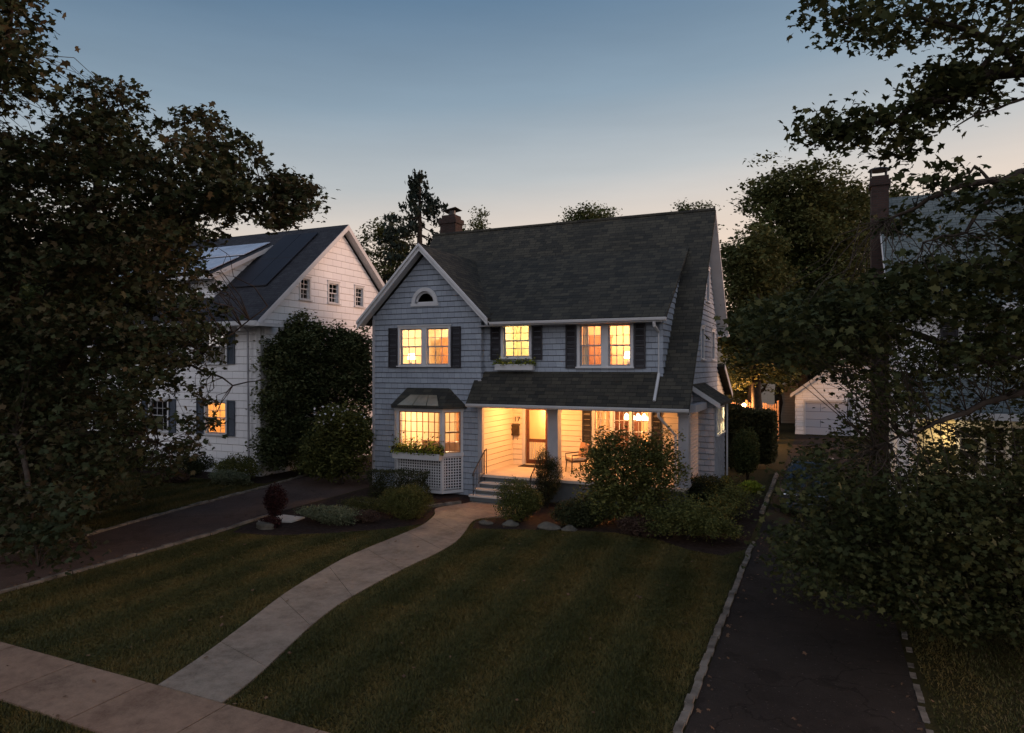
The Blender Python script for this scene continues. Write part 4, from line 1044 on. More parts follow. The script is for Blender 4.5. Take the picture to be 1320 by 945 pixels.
def solar(x0, x1, y0, y1, zf, nx, ny, lab, mat, grp):
    t = thing('solar_panel', lab, 'solar panel', ((x0 + x1) / 2, (y0 + y1) / 2, zf((y0 + y1) / 2)), grp)
    b = MB(); e = .03
    for i in range(nx):
        for j in range(ny):
            a0 = x0 + (x1 - x0) * i / nx + .012; a1 = x0 + (x1 - x0) * (i + 1) / nx - .012; c0 = y0 + (y1 - y0) * j / ny + .012; c1 = y0 + (y1 - y0) * (j + 1) / ny - .012
            b.slab((a0, c0, zf(c0) + .11), (a1, c0, zf(c0) + .11), (a1, c1, zf(c1) + .11), (a0, c1, zf(c1) + .11), .035)
    b.build('glass_cell', mat, t)
    b = MB()
    for q in (y0 + .3, y1 - .3): b.tube([(x0, q, zf(q) + .04), (x1, q, zf(q) + .04)], .025, 6)
    b.build('rail', M['iron'], t)
zd = lambda y: 8.32 + .5 * (y - 21.05)
solar(-30.0, -23.9, 21.3, 22.95, zd, 6, 1, 'lower row of solar panels with painted pale sky sheen on the dormer of the white house', M['solar_sheen'], None)
solar(-30.0, -23.9, 23.2, 24.85, zd, 6, 1, 'upper row of solar panels with painted pale sky sheen on the dormer of the white house', M['solar_sheen'], None)
solar(-23.35, -21.3, 21.9, 25.2, zl, 2, 2, 'dark solar panels on the roof slope beside the dormer of the white house', M['solar'], None)

# ------------------------------------------------------------------ RIGHT NEIGHBOUR
HR = thing('house', 'white house with green-grey roof and brick chimney behind the maple on the right', 'house', (8, 26, 0))
fRr = front(22.6)
wall('wall', fRr, rect(2.0, 14, 0, 6.3), [rect(3.6, 4.6, 4.4, 5.7), rect(7.2, 8.3, 4.4, 5.7), rect(10.5, 11.6, 4.4, 5.7)], M['white_siding'], HR, lap=.30)
for a in (3.6, 7.2, 10.5): window(HR, fRr, a, a + (1.0 if a < 4 else 1.1), 4.4, 5.7, cols=2, rows=2); shutter(HR, fRr, a - .55, a - .12, 4.35, 5.75)
dark_room(HR, 3, 12.5, 22.8, 24, 4.2, 5.9, '-y')
wall('wall', left(2.0), [(22.6, 0), (30.4, 0), (30.4, 6.3), (26.5, 9.9), (22.6, 6.3)], [rect(23.6, 24.3, 4.5, 5.7), rect(23.6, 24.3, 1.6, 2.9)], M['white_siding'], HR, lap=.30)
for z in (4.5, 1.6): window(HR, left(2.0), 23.6, 24.3, z, z + 1.2, cols=2, rows=2)
dark_room(HR, 2.2, 3.0, 23.4, 24.6, 1.2, 5.9, '-x')
wall('wall', right(14), [(22.6, 0), (30.4, 0), (30.4, 6.3), (26.5, 9.9), (22.6, 6.3)], [], M['white_siding'], HR, lap=.6); wall('wall', back(30.4), rect(2, 14, 0, 6.3), [], M['white_siding'], HR, lap=.6)
b = MB(); b.slab((1.75, 22.1, 6.1), (14.3, 22.1, 6.1), (14.3, 26.5, 10.15), (1.75, 26.5, 10.15), .14); b.slab((1.75, 26.5, 10.15), (14.3, 26.5, 10.15), (14.3, 30.9, 6.1), (1.75, 30.9, 6.1), .14)
b.slab((2.1, 19.7, 3.28), (14.3, 19.7, 3.28), (14.3, 22.58, 4.15), (2.1, 22.58, 4.15), .12); b.build('roof', M['roof_right'], HR)
b = MB(); b.box(1.75, 14.3, 22.0, 22.095, 5.93, 6.1); b.box(2.1, 14.3, 19.62, 19.695, 3.10, 3.27); b.build('gutter', M['trim'], HR)
b = MB(); b.hexa([(1.72, 22.1, 5.88), (1.745, 22.1, 5.88), (1.745, 26.5, 9.93), (1.72, 26.5, 9.93), (1.72, 22.1, 6.08), (1.745, 22.1, 6.08), (1.745, 26.5, 10.13), (1.72, 26.5, 10.13)]); b.build('rake_board', M['trim'], HR)
fq = front(20.9)
wall('wall', fq, rect(2.3, 14, 0, 3.2), [rect(3.25, 5.35, 1.6, 2.88), rect(7.0, 9.1, 1.6, 2.88)], M['creamwall'], HR, lap=.25)
for a in (3.25, 7.0): window(HR, fq, a, a + 2.1, 1.6, 2.88, units=4, cols=2, rows=2, mull=.08)
dark_room(HR, 2.6, 13, 21.1, 22.3, 1.3, 3.1, '-y'); wall('wall', left(2.3), rect(20.9, 22.58, 0, 3.4), [], M['white_siding'], HR, lap=.30)
b = MB(); b.box(1.48, 1.98, 25.1, 25.8, 0, 10.6); b.box(1.43, 2.03, 25.05, 25.85, 10.28, 10.45); b.build('chimney', M['brick'], HR)
b = MB()
for sx in (1.48, 1.92):
    for sy in (25.2, 25.7): b.tube([(sx, sy, 10.6), (sx, sy, 10.85)], .02, 5)
b.lathe((1.72, 25.45, 10.84), [(.34, 0), (.30, .05), (.05, .09)], 16); b.build('chimney_cap', M['iron'], HR)
t = thing('porch_lamp', 'lit lantern under the eave of the right-hand white house', 'lamp', (5.9, 20.75, 2.95))
b = MB(); b.lathe((5.9, 20.70, 2.80), [(.05, 0), (.08, .18)], 8); b.build('glass_shade', M['bulb'], t); b = MB(); b.lathe((5.9, 20.70, 2.985), [(.10, 0), (.02, .06)], 8); b.tube([(5.9, 20.70, 3.02), (5.9, 20.88, 3.02)], .012, 5); b.build('bracket', M['iron'], t)
lamp('eave_lamp', (5.9, 20.55, 2.85), 34, (1, .72, .34), .06); lamp('eave_lamp', (3.0, 20.4, 2.6), 14, (1, .72, .34), .06)

# ------------------------------------------------------------------ garages, fence, far houses
def garage(lab, x0, x1, y, ze_, zp, depth, mat, rmat, door, xp=None):
    g = thing('garage', lab, 'garage', ((x0 + x1) / 2, y + depth / 2, 0)); f = front(y); xp = xp or (x0 + x1) / 2
    wall('wall', f, [(x0, 0), (x1, 0), (x1, ze_), (xp, zp), (x0, ze_)], [rect(*door)] if door else [], mat, g, lap=.25)
    wall('wall', left(x0), rect(y, y + depth, 0, ze_), [], mat, g, lap=.5); wall('wall', right(x1), rect(y, y + depth, 0, ze_), [], mat, g, lap=.5)
    k = (zp - ze_) / (xp - x0); b = MB(); o = .3
    b.slab((x0 - o, y - .35, ze_ - o * k + .12), (xp, y - .35, zp + .12), (xp, y + depth, zp + .12), (x0 - o, y + depth, ze_ - o * k + .12), .1)
    b.slab((xp, y - .35, zp + .12), (x1 + o, y - .35, ze_ - o * k + .12), (x1 + o, y + depth, ze_ - o * k + .12), (xp, y + depth, zp + .12), .1)
    b.build('roof', rmat, g)
    b = MB()
    for s, xe in ((-1, x0 - o), (1, x1 + o)):
        b.hexa([(xe, y - .40, ze_ - o * k - .12), (xp, y - .40, zp - .12), (xp, y - .352, zp - .12), (xe, y - .352, ze_ - o * k - .12), (xe, y - .40, ze_ - o * k + .10), (xp, y - .40, zp + .10), (xp, y - .352, zp + .10), (xe, y - .352, ze_ - o * k + .10)])
    b.build('rake_board', M['trim'], g)
    if door:
        b = MB(); b.fbox(f, door[0], door[1], door[2] + .02, door[3], -.12, -.07); b.build('door', M['garage'], g)
        b = MB(); b.fbox(f, door[0] - .12, door[0], .02, door[3] + .12, 0, .03); b.fbox(f, door[1], door[1] + .12, .02, door[3] + .12, 0, .03); b.fbox(f, door[0], door[1], door[3], door[3] + .12, 0, .03); b.build('door_trim', M['trim'], g)
    return g
garage('white garage with closed grey door at the end of the right driveway', -1.55, 4.6, 48, 2.75, 5.1, 6, M['white_siding'], M['roof_left'], (-.95, 1.7, 0, 2.15))
garage('beige gabled garage standing behind the white garage', -2.9, 2.3, 57, 2.7, 4.8, 6, M['beige'], M['roof_left'], None)
g = garage('small dark-gabled shed behind the back of the grey house', -9.4, -6.6, 46, 2.4, 3.9, 4, M['beige'], M['roof_left'], None)
t = thing('picket_fence', 'lit wooden picket fence between the grey house and the garages', 'fence', (-5.0, 44, 0))
for x in [-7.8 + k * 1.8 for k in range(4)]:
    b = MB(); b.box(x - .06, x + .06, 43.96, 44.08, 0, 2.35); b.build('post', M['fence'], t)
b = MB()
for k in range(40):
    x = -7.7 + k * .135; b.box(x, x + .085, 43.90, 43.925, .1, 2.15 + .06 * math.sin(k))
b.box(-7.8, -2.35, 43.93, 43.955, .5, .58); b.box(-7.8, -2.35, 43.93, 43.955, 1.8, 1.88); b.build('pickets', M['fence'], t)
t = thing('garden_lantern', 'glowing garden lantern on a post in front of the wooden fence', 'lamp', (-4.2, 42.6, 0))
b = MB(); b.tube([(-4.2, 42.6, 0), (-4.2, 42.6, 1.9)], .04, 8); b.build('post', M['iron'], t); b = MB(); b.lathe((-4.2, 42.6, 1.9), [(.06, 0), (.12, .25), (.02, .32)], 8); b.build('glass_shade', M['bulb'], t)
lamp('fence_lamp', (-4.2, 42.3, 2.3), 480, (1, .45, .15), .1)
lamp('fence_lamp', (-6.4, 42.6, 2.2), 260, (1, .55, .25), .1)
FH = thing('house', 'distant house with small lit windows seen through the trees behind the garages', 'house', (-6, 78, 0))
ff = front(74); wall('wall', ff, [(-14, 0), (2, 0), (2, 5.5), (-6, 9), (-14, 5.5)], [], M['beige'], FH, lap=0)
b = MB(); b.slab((-14.5, 73.6, 5.4), (-6, 73.6, 9.2), (-6, 82, 9.2), (-14.5, 82, 5.4), .15); b.slab((-6, 73.6, 9.2), (2.5, 73.6, 5.4), (2.5, 82, 5.4), (-6, 82, 9.2), .15); b.build('roof', M['roof_left'], FH)
M['farwin'] = emit('lit_far_window', (1, .78, .55), 1.0)
for x, z in ((-6.1, 3.6), (-5.0, 3.7), (-11.6, 4.3), (-12.9, 4.6)):
    b = MB(); b.fbox(ff, x - .42, x + .42, z - .45, z + .45, .01, .04); w_ = b.build('window', M['trim'], FH); b = MB(); b.fbox(ff, x - .34, x + .34, z - .38, z + .38, .042, .05); b.build('pane', M['farwin'], w_)

# ------------------------------------------------------------------ parked car (nose towards the street)
def car(cx, cy):
    t = thing('parked_car', 'dark grey-blue car parked on the right driveway, mostly hidden by maple branches', 'car', (cx, cy, 0))
    secs = [(-.0, .32, .62, .72), (.12, .24, .80, .84), (.9, .22, .93, .90), (1.25, .22, .98, .90), (2.4, .22, 1.0, .90), (3.6, .22, 1.02, .90), (4.3, .25, 1.0, .87), (4.5, .35, .85, .80)]
    b = MB(); rings = []
    for (y, z0, z1, w) in secs:
        rings.append([(cx - w * .95, cy + y, z0), (cx - w, cy + y, z0 + .22), (cx - w, cy + y, z1 - .18), (cx - w * .86, cy + y, z1), (cx + w * .86, cy + y, z1), (cx + w, cy + y, z1 - .18), (cx + w, cy + y, z0 + .22), (cx + w * .95, cy + y, z0)])
    vs = [p for r in rings for p in r]; fs = [tuple(range(8))[::-1], tuple(range(8 * (len(rings) - 1), 8 * len(rings)))]
    for i in range(len(rings) - 1):
        for k in range(8): fs.append((i * 8 + k, i * 8 + (k + 1) % 8, (i + 1) * 8 + (k + 1) % 8, (i + 1) * 8 + k))
    b.add(vs, fs); b.build('body', M['carpaint'], t, smooth=False)
    b = MB(); b.hexa([(cx - .76, cy + 1.2, .96), (cx + .76, cy + 1.2, .96), (cx + .76, cy + 4.1, 1.0), (cx - .76, cy + 4.1, 1.0), (cx - .60, cy + 1.95, 1.42), (cx + .60, cy + 1.95, 1.42), (cx + .60, cy + 3.4, 1.42), (cx - .60, cy + 3.4, 1.42)]); b.build('cabin', M['carpaint'], t, bevel=.05)
    M['carglass'] = M.get('carglass') or paint('car_glass', (.01, .012, .015), .06, .1, 1, .8, 0, 0)
    b = MB(); b.hexa([(cx - .68, cy + 1.21, 1.0), (cx + .68, cy + 1.21, 1.0), (cx + .68, cy + 1.30, 1.0), (cx - .68, cy + 1.30, 1.0), (cx - .56, cy + 1.86, 1.39), (cx + .56, cy + 1.86, 1.39), (cx + .56, cy + 1.95, 1.39), (cx - .56, cy + 1.95, 1.39)]); b.build('windshield', M['carglass'], t)
    for s in (-1, 1):
        b = MB(); b.hexa([(cx + s * .78, cy + 1.5, 1.02), (cx + s * .78, cy + 3.7, 1.04), (cx + s * .74, cy + 3.7, 1.04), (cx + s * .74, cy + 1.5, 1.02), (cx + s * .655, cy + 2.0, 1.36), (cx + s * .655, cy + 3.3, 1.36), (cx + s * .6, cy + 3.3, 1.36), (cx + s * .6, cy + 2.0, 1.36)]); b.build('side_window', M['carglass'], t)
        b = MB(); b.box(cx + s * .60 - .16, cx + s * .60 + .16, cy - .02, cy + .2, .58, .72); b.build('headlight', M['chrome'], t, bevel=.02)
        for y in (.85, 3.55):
            b = MB(); x0 = cx + s * .78; b.tube([(x0 - .1, cy + y, .32), (x0 + .1, cy + y, .32)], .32, 20); w_ = b.build('wheel', M['rubber'], t)
            b = MB(); b.tube([(x0 + s * .07, cy + y, .32), (x0 + s * .112, cy + y, .32)], .20, 14); b.build('rim', M['chrome'], w_)
    b = MB(); b.box(cx - .42, cx + .42, cy - .03, cy + .03, .56, .70); b.build('grille', M['chrome'], t, bevel=.01)
    b = MB(); b.box(cx - .80, cx + .80, cy - .06, cy + .06, .30, .48); b.build('bumper', M['carpaint'], t, bevel=.02)
car(-.25, 21.3)
for (x, y, s, lab) in ((-8.5, 17.0, .16, 'small rock beside the path at the tip of the right bed'), (-7.8, 17.1, .20, 'pale rock below the round clipped shrub'), (-6.7, 17.2, .24, 'largest pale rock in the right flower bed'), (-6.15, 17.25, .18, 'flat rock at the right end of the rock row'), (-13.75, 14.1, .22, 'pale rock at the foot of the small red maple')):
    bm = bmesh.new(); bmesh.ops.create_icosphere(bm, subdivisions=3, radius=1)
    for v in bm.verts:
        q = v.co; k = 1 + .18 * math.sin(q.x * 3.1 + x * 7) * math.cos(q.y * 2.7) + .12 * math.sin(q.z * 5 + y * 3); v.co = Vector((x + q.x * s * k * 1.25, y + q.y * s * k * .8, s * .22 + q.z * s * k * .62))
    me = bpy.data.meshes.new('rock'); bm.to_mesh(me); bm.free(); tag(link('garden_rock', me, M['rock'], origin=(x, y, 0)), lab, 'rock')

# ------------------------------------------------------------------ shrubs
shrub('round spiky yew shrub at the left edge of the curved path', -10.95, 16.75, 1.65, 1.3, 1.05, M['shrub'], .09, 'blade', 9000, spiky=.9, lumps=9)
shrub('low dark clipped hedge in front of the lattice under the bay window', -12.9, 19.25, 2.3, .8, .95, M['shrub_dark'], .05, 'oval', 9000, 'hedge', square=True, lumps=4, cat='hedge')
shrub('low silver-green mound in the left flower bed', -12.55, 15.3, 2.3, 1.1, .50, M['shrub_pale'], .05, 'oval', 7000, spiky=.5, lumps=8)
shrub('flat golden-green spreading shrub behind the silver-green mound', -12.5, 17.0, 2.2, .9, .45, M['shrub'], .06, 'blade', 5000, spiky=.5)
shrub('low rusty mound between silver-green mound and spiky yew', -11.75, 15.8, 1.1, .8, .38, M['shrub_pink'], .04, 'oval', 3000)
shrub('small round dark red maple beside the left driveway', -14.2, 14.9, .75, .75, .95, M['shrub_red'], .05, 'lobed', 3500, lumps=6, z0=.12)
shrub('low dark red plant at the left tip of the flower bed', -13.7, 14.3, .9, .5, .28, M['shrub_red'], .05, 'oval', 1500)
shrub('round clipped shrub just right of the porch steps', -7.75, 17.75, 1.75, 1.5, 1.22, M['shrub'], .045, 'oval', 13000, lumps=5)
shrub('narrow upright dark shrub in front of the porch column', -7.75, 19.75, .95, .9, 1.95, M['shrub_dark'], .08, 'blade', 8000, spiky=1.2, lumps=8)
tree('large_bush', 'large loose bush hiding the right half of the porch', 'bush', (-4.9, 18.6, 0), [(-5.35, 18.5, 1.2, .95, .8, .95), (-4.3, 18.7, 1.3, .95, .8, 1.05), (-4.85, 18.5, 1.95, .95, .7, .75), (-5.5, 18.6, 2.05, .5, .5, .6), (-4.1, 18.9, 1.9, .7, .5, .75), (-4.85, 18.3, .7, 1.3, .9, .6), (-5.7, 18.5, 1.6, .4, .5, .6)],
     M['shrub'], .08, 'oval', 54, 24, .20, .05, fork=.2, flat=.8, twigs=5)
shrub('low spreading shrub at the front of the right bed', -6.0, 17.9, 1.9, 1.2, .75, M['shrub_dark'], .06, 'oval', 7000, lumps=8)
tree('spreading_shrub', 'wide loose yellow-green shrub at the lawn corner by the right driveway', 'shrub', (-3.1, 17.6, 0), [(-3.7, 17.4, .40, .6, .5, .35), (-3.1, 17.5, .55, .6, .6, .42), (-2.5, 17.4, .42, .55, .5, .36), (-2.1, 17.6, .3, .35, .4, .28), (-3.3, 18.2, .6, .6, .5, .45), (-2.6, 18.2, .5, .5, .5, .4)], M['shrub'], .06, 'oval', 120, 22, .15, .03, fork=.2, flat=.8, twigs=6)
tree('spreading_shrub', 'loose olive shrub between the side bay and the right driveway kerb', 'shrub', (-2.4, 20.2, 0), [(-2.5, 19.6, .45, .5, .6, .45), (-2.3, 20.5, .55, .5, .6, .55), (-2.7, 21.3, .5, .5, .6, .5), (-2.8, 22.0, .38, .4, .5, .3)], M['shrub'], .065, 'oval', 110, 20, .16, .03, fork=.2, flat=.8, twigs=6)
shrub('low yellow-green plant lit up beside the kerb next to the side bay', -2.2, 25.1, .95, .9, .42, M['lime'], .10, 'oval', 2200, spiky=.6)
shrub('small brownish shrub between the large bush and the driveway kerb', -4.3, 17.5, 1.5, .9, .55, M['shrub_pink'], .05, 'oval', 4000)
shrub('dark shrub against the small side bay of the grey house', -3.3, 21.6, 1.5, 1.3, 1.15, M['shrub_dark'], .06, 'oval', 7000)
shrub('bushy green shrub beside the right driveway past the side bay', -2.85, 22.9, .6, 1.1, .9, M['shrub'], .07, 'lobed', 4000, lumps=9)
shrub('tall loose shrub in front of the boxy hedge', -2.6, 27.6, 1.3, 1.6, 2.0, M['leaf_back'], .09, 'oval', 6000, lumps=9)
shrub('boxy rounded dark hedge at the back of the side yard', -2.85, 31.5, 2.6, 2.2, 2.75, M['shrub_dark'], .12, 'oval', 34000, 'hedge', square=True, lumps=3, cat='hedge')
# between the houses
tree('flowering_bush', 'large white-flowering bush at the left corner of the grey house', 'bush', (-16.3, 20.6, 0), [(-16.4, 20.5, 1.3, 1.5, 1.0, 1.2), (-15.9, 20.6, 2.0, 1.1, .8, .9), (-16.9, 20.5, .9, 1.1, .9, .8), (-16.4, 20.4, 2.4, .8, .7, .5)], M['shrub'], .11, 'oval', 60, 24, .22, .06, fork=.2, flat=.8)
C = at_np(RNG.uniform(405, 470, 60), RNG.uniform(523, 560, 60), RNG.uniform(24.6, 25.0, 60))
V, k = leaf_verts(C, .10, 'oval', .5); link('blossom', arr_mesh('blossom', V, k), M['petal'], bpy.data.objects['flowering_bush'])
hb = []
for (px, py, t, r_, rz_) in ((352, 575, 27.2, .75, 1.0), (352, 520, 27.2, .7, 1.0), (356, 465, 27.4, .7, 1.0), (385, 560, 28.2, 1.0, 1.2), (385, 500, 28.2, 1.0, 1.2), (385, 450, 28.4, .95, 1.1), (388, 420, 28.6, .35, .7), (372, 432, 28.4, .35, .6),
    (420, 560, 29.3, 1.0, 1.2), (418, 500, 29.3, 1.0, 1.2), (420, 452, 29.5, 1.0, 1.1), (445, 540, 29.6, 1.0, 1.2), (450, 480, 29.4, 1.0, 1.2), (452, 448, 29.4, .9, .8), (471, 500, 29.0, .55, 1.5), (468, 450, 29.2, .5, .8), (408, 428, 28.8, .4, .5), (435, 436, 29.2, .5, .5)):
    c = at(px, py, t); hb.append((c.x, c.y, max(c.z, .9), r_, r_, rz_))
tree('holly_tree', 'tall dark evergreen mass filling the gap between the grey and the white house', 'tree', (-19.1, 23.6, 0), hb, M['holly'], .13, 'oval', 40, 26, .30, .12, fork=.3, flat=.7)
lamp('yard_lamp', (-16.1, 27.6, 2.4), 30, (1, .5, .18), .08)
t = thing('wall_lantern', 'small glowing lantern behind the evergreens between the two houses', 'lamp', (-15.2, 27.6, 2.2)); b = MB(); b.lathe((-15.1, 27.6, 2.2), [(.05, 0), (.08, .2)], 8); b.build('glass_shade', M['bulb'], t); b = MB(); b.box(-15.1, -15.02, 27.5, 27.7, 2.1, 2.45); b.build('bracket', M['iron'], t)
for i, (x, y, w, d, h, m, lab) in enumerate((
    (-20.6, 19.7, 2.6, 1.2, 1.0, 'shrub', 'bright green low shrub at the corner of the white house'),
    (-23.0, 19.6, 2.6, 1.2, .95, 'shrub_dark', 'dark shrub under the lit window of the white house'),
    (-25.8, 19.4, 2.8, 1.3, 1.1, 'shrub', 'loose shrub left of the lit window of the white house'),
    (-28.8, 19.4, 3.0, 1.3, 1.3, 'shrub_dark', 'tall dark shrub at the far end of the white house'),
    (-19.9, 18.7, 2.2, .9, .55, 'shrub_pale', 'pale low mound by the kerb in front of the white house'),
    (-22.4, 18.3, 2.2, .9, .5, 'shrub_pink', 'rusty low mound in front of the white house'),
    (-18.9, 21.8, 1.6, 1.6, 1.5, 'shrub', 'green shrub beside the side wall of the white house'))):
    shrub(lab, x, y, w, d, h, M[m], .07, 'oval', 5000, lumps=8)

# ------------------------------------------------------------------ background trees
def bt(lab, px, py, t, w, hgt, mat, n=7, leaf=.28, dens=3.2, per=30, clr=.9, seed=0, nm='background_tree', extra=()):
    """broad tree: crown centre seen towards (px, py) at depth t, w x hgt metres"""
    c = at(px, py, t); rr = random.Random(seed); bl = []
    for k in range(n):
        a = rr.uniform(0, 6.28); q = rr.uniform(.2, .75); zz = rr.uniform(-.45, .42)
        s = rr.uniform(.28, .42)
        bl.append((c.x + math.cos(a) * q * w / 2, c.y + math.sin(a) * q * w / 2, c.z + zz * hgt, s * w * .62, s * w * .62, s * hgt * .55))
    bl.append((c.x, c.y, c.z, w * .32, w * .32, hgt * .38)); bl += list(extra)
    return tree(nm, lab, 'tree', (c.x, c.y, 0), bl, mat, leaf, 'rhomb', dens, per, clr, .3, 'trees behind the houses')
bt('leafy tree behind the gap between white house and conifer', 480, 345, 48, 6.5, 7.0, M['leaf_back2'], 9, seed=1, clr=.55, leaf=.22)
bt('low leafy tree to the left of the brick chimney', 530, 350, 56, 7, 5.5, M['leaf_back'], 7, seed=2, leaf=.22, clr=.55)
bt('small leafy tree top right of the brick chimney', 615, 298, 60, 4.0, 3.4, M['leaf_back'], 5, seed=3, leaf=.22, clr=.55)
bt('tree tops showing over the middle of the main roof', 748, 295, 75, 9, 4, M['leaf_back'], 7, seed=4)
bt('tree top showing at the right end of the main roof', 897, 283, 70, 4.5, 3.2, M['leaf_back'], 5, seed=5)
bt('broad dark tree rising left of the right-hand chimney', 1035, 300, 46, 9.0, 9.5, M['leaf_back2'], 11, seed=6, dens=4.2, clr=.7)
bt('dark tree beside the right gable of the grey house', 972, 360, 44, 5.5, 9, M['leaf_back'], 8, seed=7, dens=4, clr=.7)
bt('wide dark tree filling the gap beside the right gable', 975, 395, 40, 6.5, 7.5, M['leaf_back2'], 11, seed=21, dens=6, clr=.6, leaf=.24)
bt('low tree behind the garages', 1000, 435, 52, 10, 6, M['leaf_back'], 9, seed=8, dens=4)
bt('tree behind the chimney of the right-hand house', 1115, 300, 50, 7, 8, M['leaf_back2'], 8, seed=9, dens=4, clr=.7)
bt('dense green tree filling the gap behind the fence', 1040, 400, 47, 11, 8.5, M['leaf_back'], 12, seed=16, dens=5, clr=.7)
bt('dark tree far left behind the white house', 60, 420, 46, 16, 12, M['leaf_back2'], 12, seed=17, dens=4)
bt('dark tree at the far left edge beside the white house', -60, 470, 34, 9, 9, M['leaf_back'], 12, seed=18, dens=5)
bt('orange-lit bushy tree behind the picket fence', 968, 490, 47, 5, 3.0, M['leaf_back2'], 7, seed=10, leaf=.2, dens=5, clr=.5)
bt('distant tree left of the white house roof', 180, 330, 50, 14, 10, M['leaf_back'], 9, seed=12)
bt('distant tree behind the right-hand house', 1300, 300, 60, 14, 10, M['leaf_back'], 9, seed=13)
bt('distant low tree behind the far house', 940, 452, 95, 16, 8, M['leaf_back'], 9, seed=14, leaf=.4)
bt('distant low tree beyond the beige garage', 1090, 445, 90, 16, 9, M['leaf_back2'], 9, seed=15, leaf=.4)
# conifer with layered drooping branches
def conifer(px, py, t, hgt, lab, base_w):
    c = at(px, py, t); root = thing('conifer', lab, 'tree', (c.x, c.y, 0), 'trees behind the houses')
    tb = MB(); tb.tube([(c.x, c.y, 0), (c.x, c.y, c.z - hgt * .5), (c.x, c.y, c.z)], [.35, .2, .03], 8); P = []; A = []
    z = c.z - .3
    while z > c.z - hgt:
        q = (c.z - z) / hgt; L = base_w / 2 * (q ** .85) * random.uniform(.75, 1.1); nb = 5
        for k in range(nb):
            a = random.uniform(0, 6.28); l = L * random.uniform(.6, 1.08)
            e = Vector((c.x + math.cos(a) * l, c.y + math.sin(a) * l, z - l * .12 + random.uniform(-.1, .1)))
            pts = curve_pts((c.x, c.y, z + .1), e, -.06, 4, .01); tb.tube(pts, [.05, .04, .03, .02, .008], 4)
            m = int(3 + l * 4.5)
            for j in range(m):
                f_ = random.uniform(.1, 1.0) ** .45; p = Vector((c.x, c.y, z + .1)).lerp(e, f_)
                P.append((p.x + random.gauss(0, .10), p.y + random.gauss(0, .10), p.z - abs(random.gauss(0, .16))))
        z -= .42 + q * .45
    tb.build('trunk', M['bark'], root); P = np.array(P); V, k = leaf_verts(clusters(P, 6, .26, .8), .27, 'rhomb', .1, np.tile([[0, 0, -1.0]], (len(P) * 6, 1)), .4)
    link('crown', arr_mesh('crown', V, k), M['needle'], root)
conifer(541, 219, 45, 10.5, 'tall spruce rising between the two houses', 13.5)

# ------------------------------------------------------------------ the two big street trees
def big_tree(lab, base, fork, limbs, patches, mat, leaf, shape, per, clr, trunk_r, twig_every=2, flat=.45, tw=.014, sprays=None, thin=None, fine=0.0):
    root = thing('maple_tree', lab, 'tree', base); tb = MB()
    tb.tube(curve_pts(base, fork, 0, 6, .01), [trunk_r * (1.2 - .08 * i) for i in range(7)], 12)
    nodes = []
    for L, r0 in limbs:
        L = [Vector(p) for p in L]; pts = [L[0]]
        for a, b_ in zip(L[:-1], L[1:]): pts += curve_pts(a, b_, .03, 4, .02)[1:]
        n = len(pts); tb.tube(pts, [r0 * (1 - i / n) ** .8 + .006 for i in range(n)], 7); nodes += pts[2:]
    NP = np.array([list(p) for p in nodes])
    if thin is not None: patches_t = np.concatenate([patches, thin])
    for i, p in enumerate(patches_t if thin is not None else patches if sprays is None else np.concatenate([patches, np.repeat(sprays, 1, axis=0)])):
        if i % twig_every and i < len(patches): continue
        d = np.linalg.norm(NP - p, axis=1); j = int(np.argmin(d + RNG.uniform(0, .4, len(d))))
        if d[j] > 2.4: continue
        tb.tube(curve_pts(NP[j], p, .06, 4, .05), [tw, tw * .8, tw * .6, tw * .4, .004], 4)
        if d[j] > 1.0: pass
    tb.build('trunk', M['bark'], root, smooth=True)
    CL = clusters(patches, per, clr, flat)
    if sprays is not None: CL = np.concatenate([CL, clusters(sprays, max(8, per // 3), clr * .5, .6)])
    if thin is not None: CL = np.concatenate([CL, clusters(thin, 34, clr, flat)])
    low = np.clip((CL[:, 2] - 4.2) / 1.6, 0, 1); V, k = leaf_verts(CL, leaf * (1 - fine + (fine + .04) * low), shape, .5, None, .5); link('crown', arr_mesh('crown', V, k), mat, root)
    return root
def fill(poly, n, t0, t1, holes=()):
    xs_ = [p[0] for p in poly]; ys_ = [p[1] for p in poly]; out = []
    x = RNG.uniform(min(xs_), max(xs_), n * 3); y = RNG.uniform(min(ys_), max(ys_), n * 3); k = inpoly(x, y, poly)
    for (hx, hy, hr, pr) in holes:
        k &= ~((np.hypot(x - hx, y - hy) < hr) & (RNG.uniform(size=len(x)) < pr))
    x, y = x[k][:n], y[k][:n]; t = RNG.uniform(t0, t1, len(x)); return at_np(x, y, t)

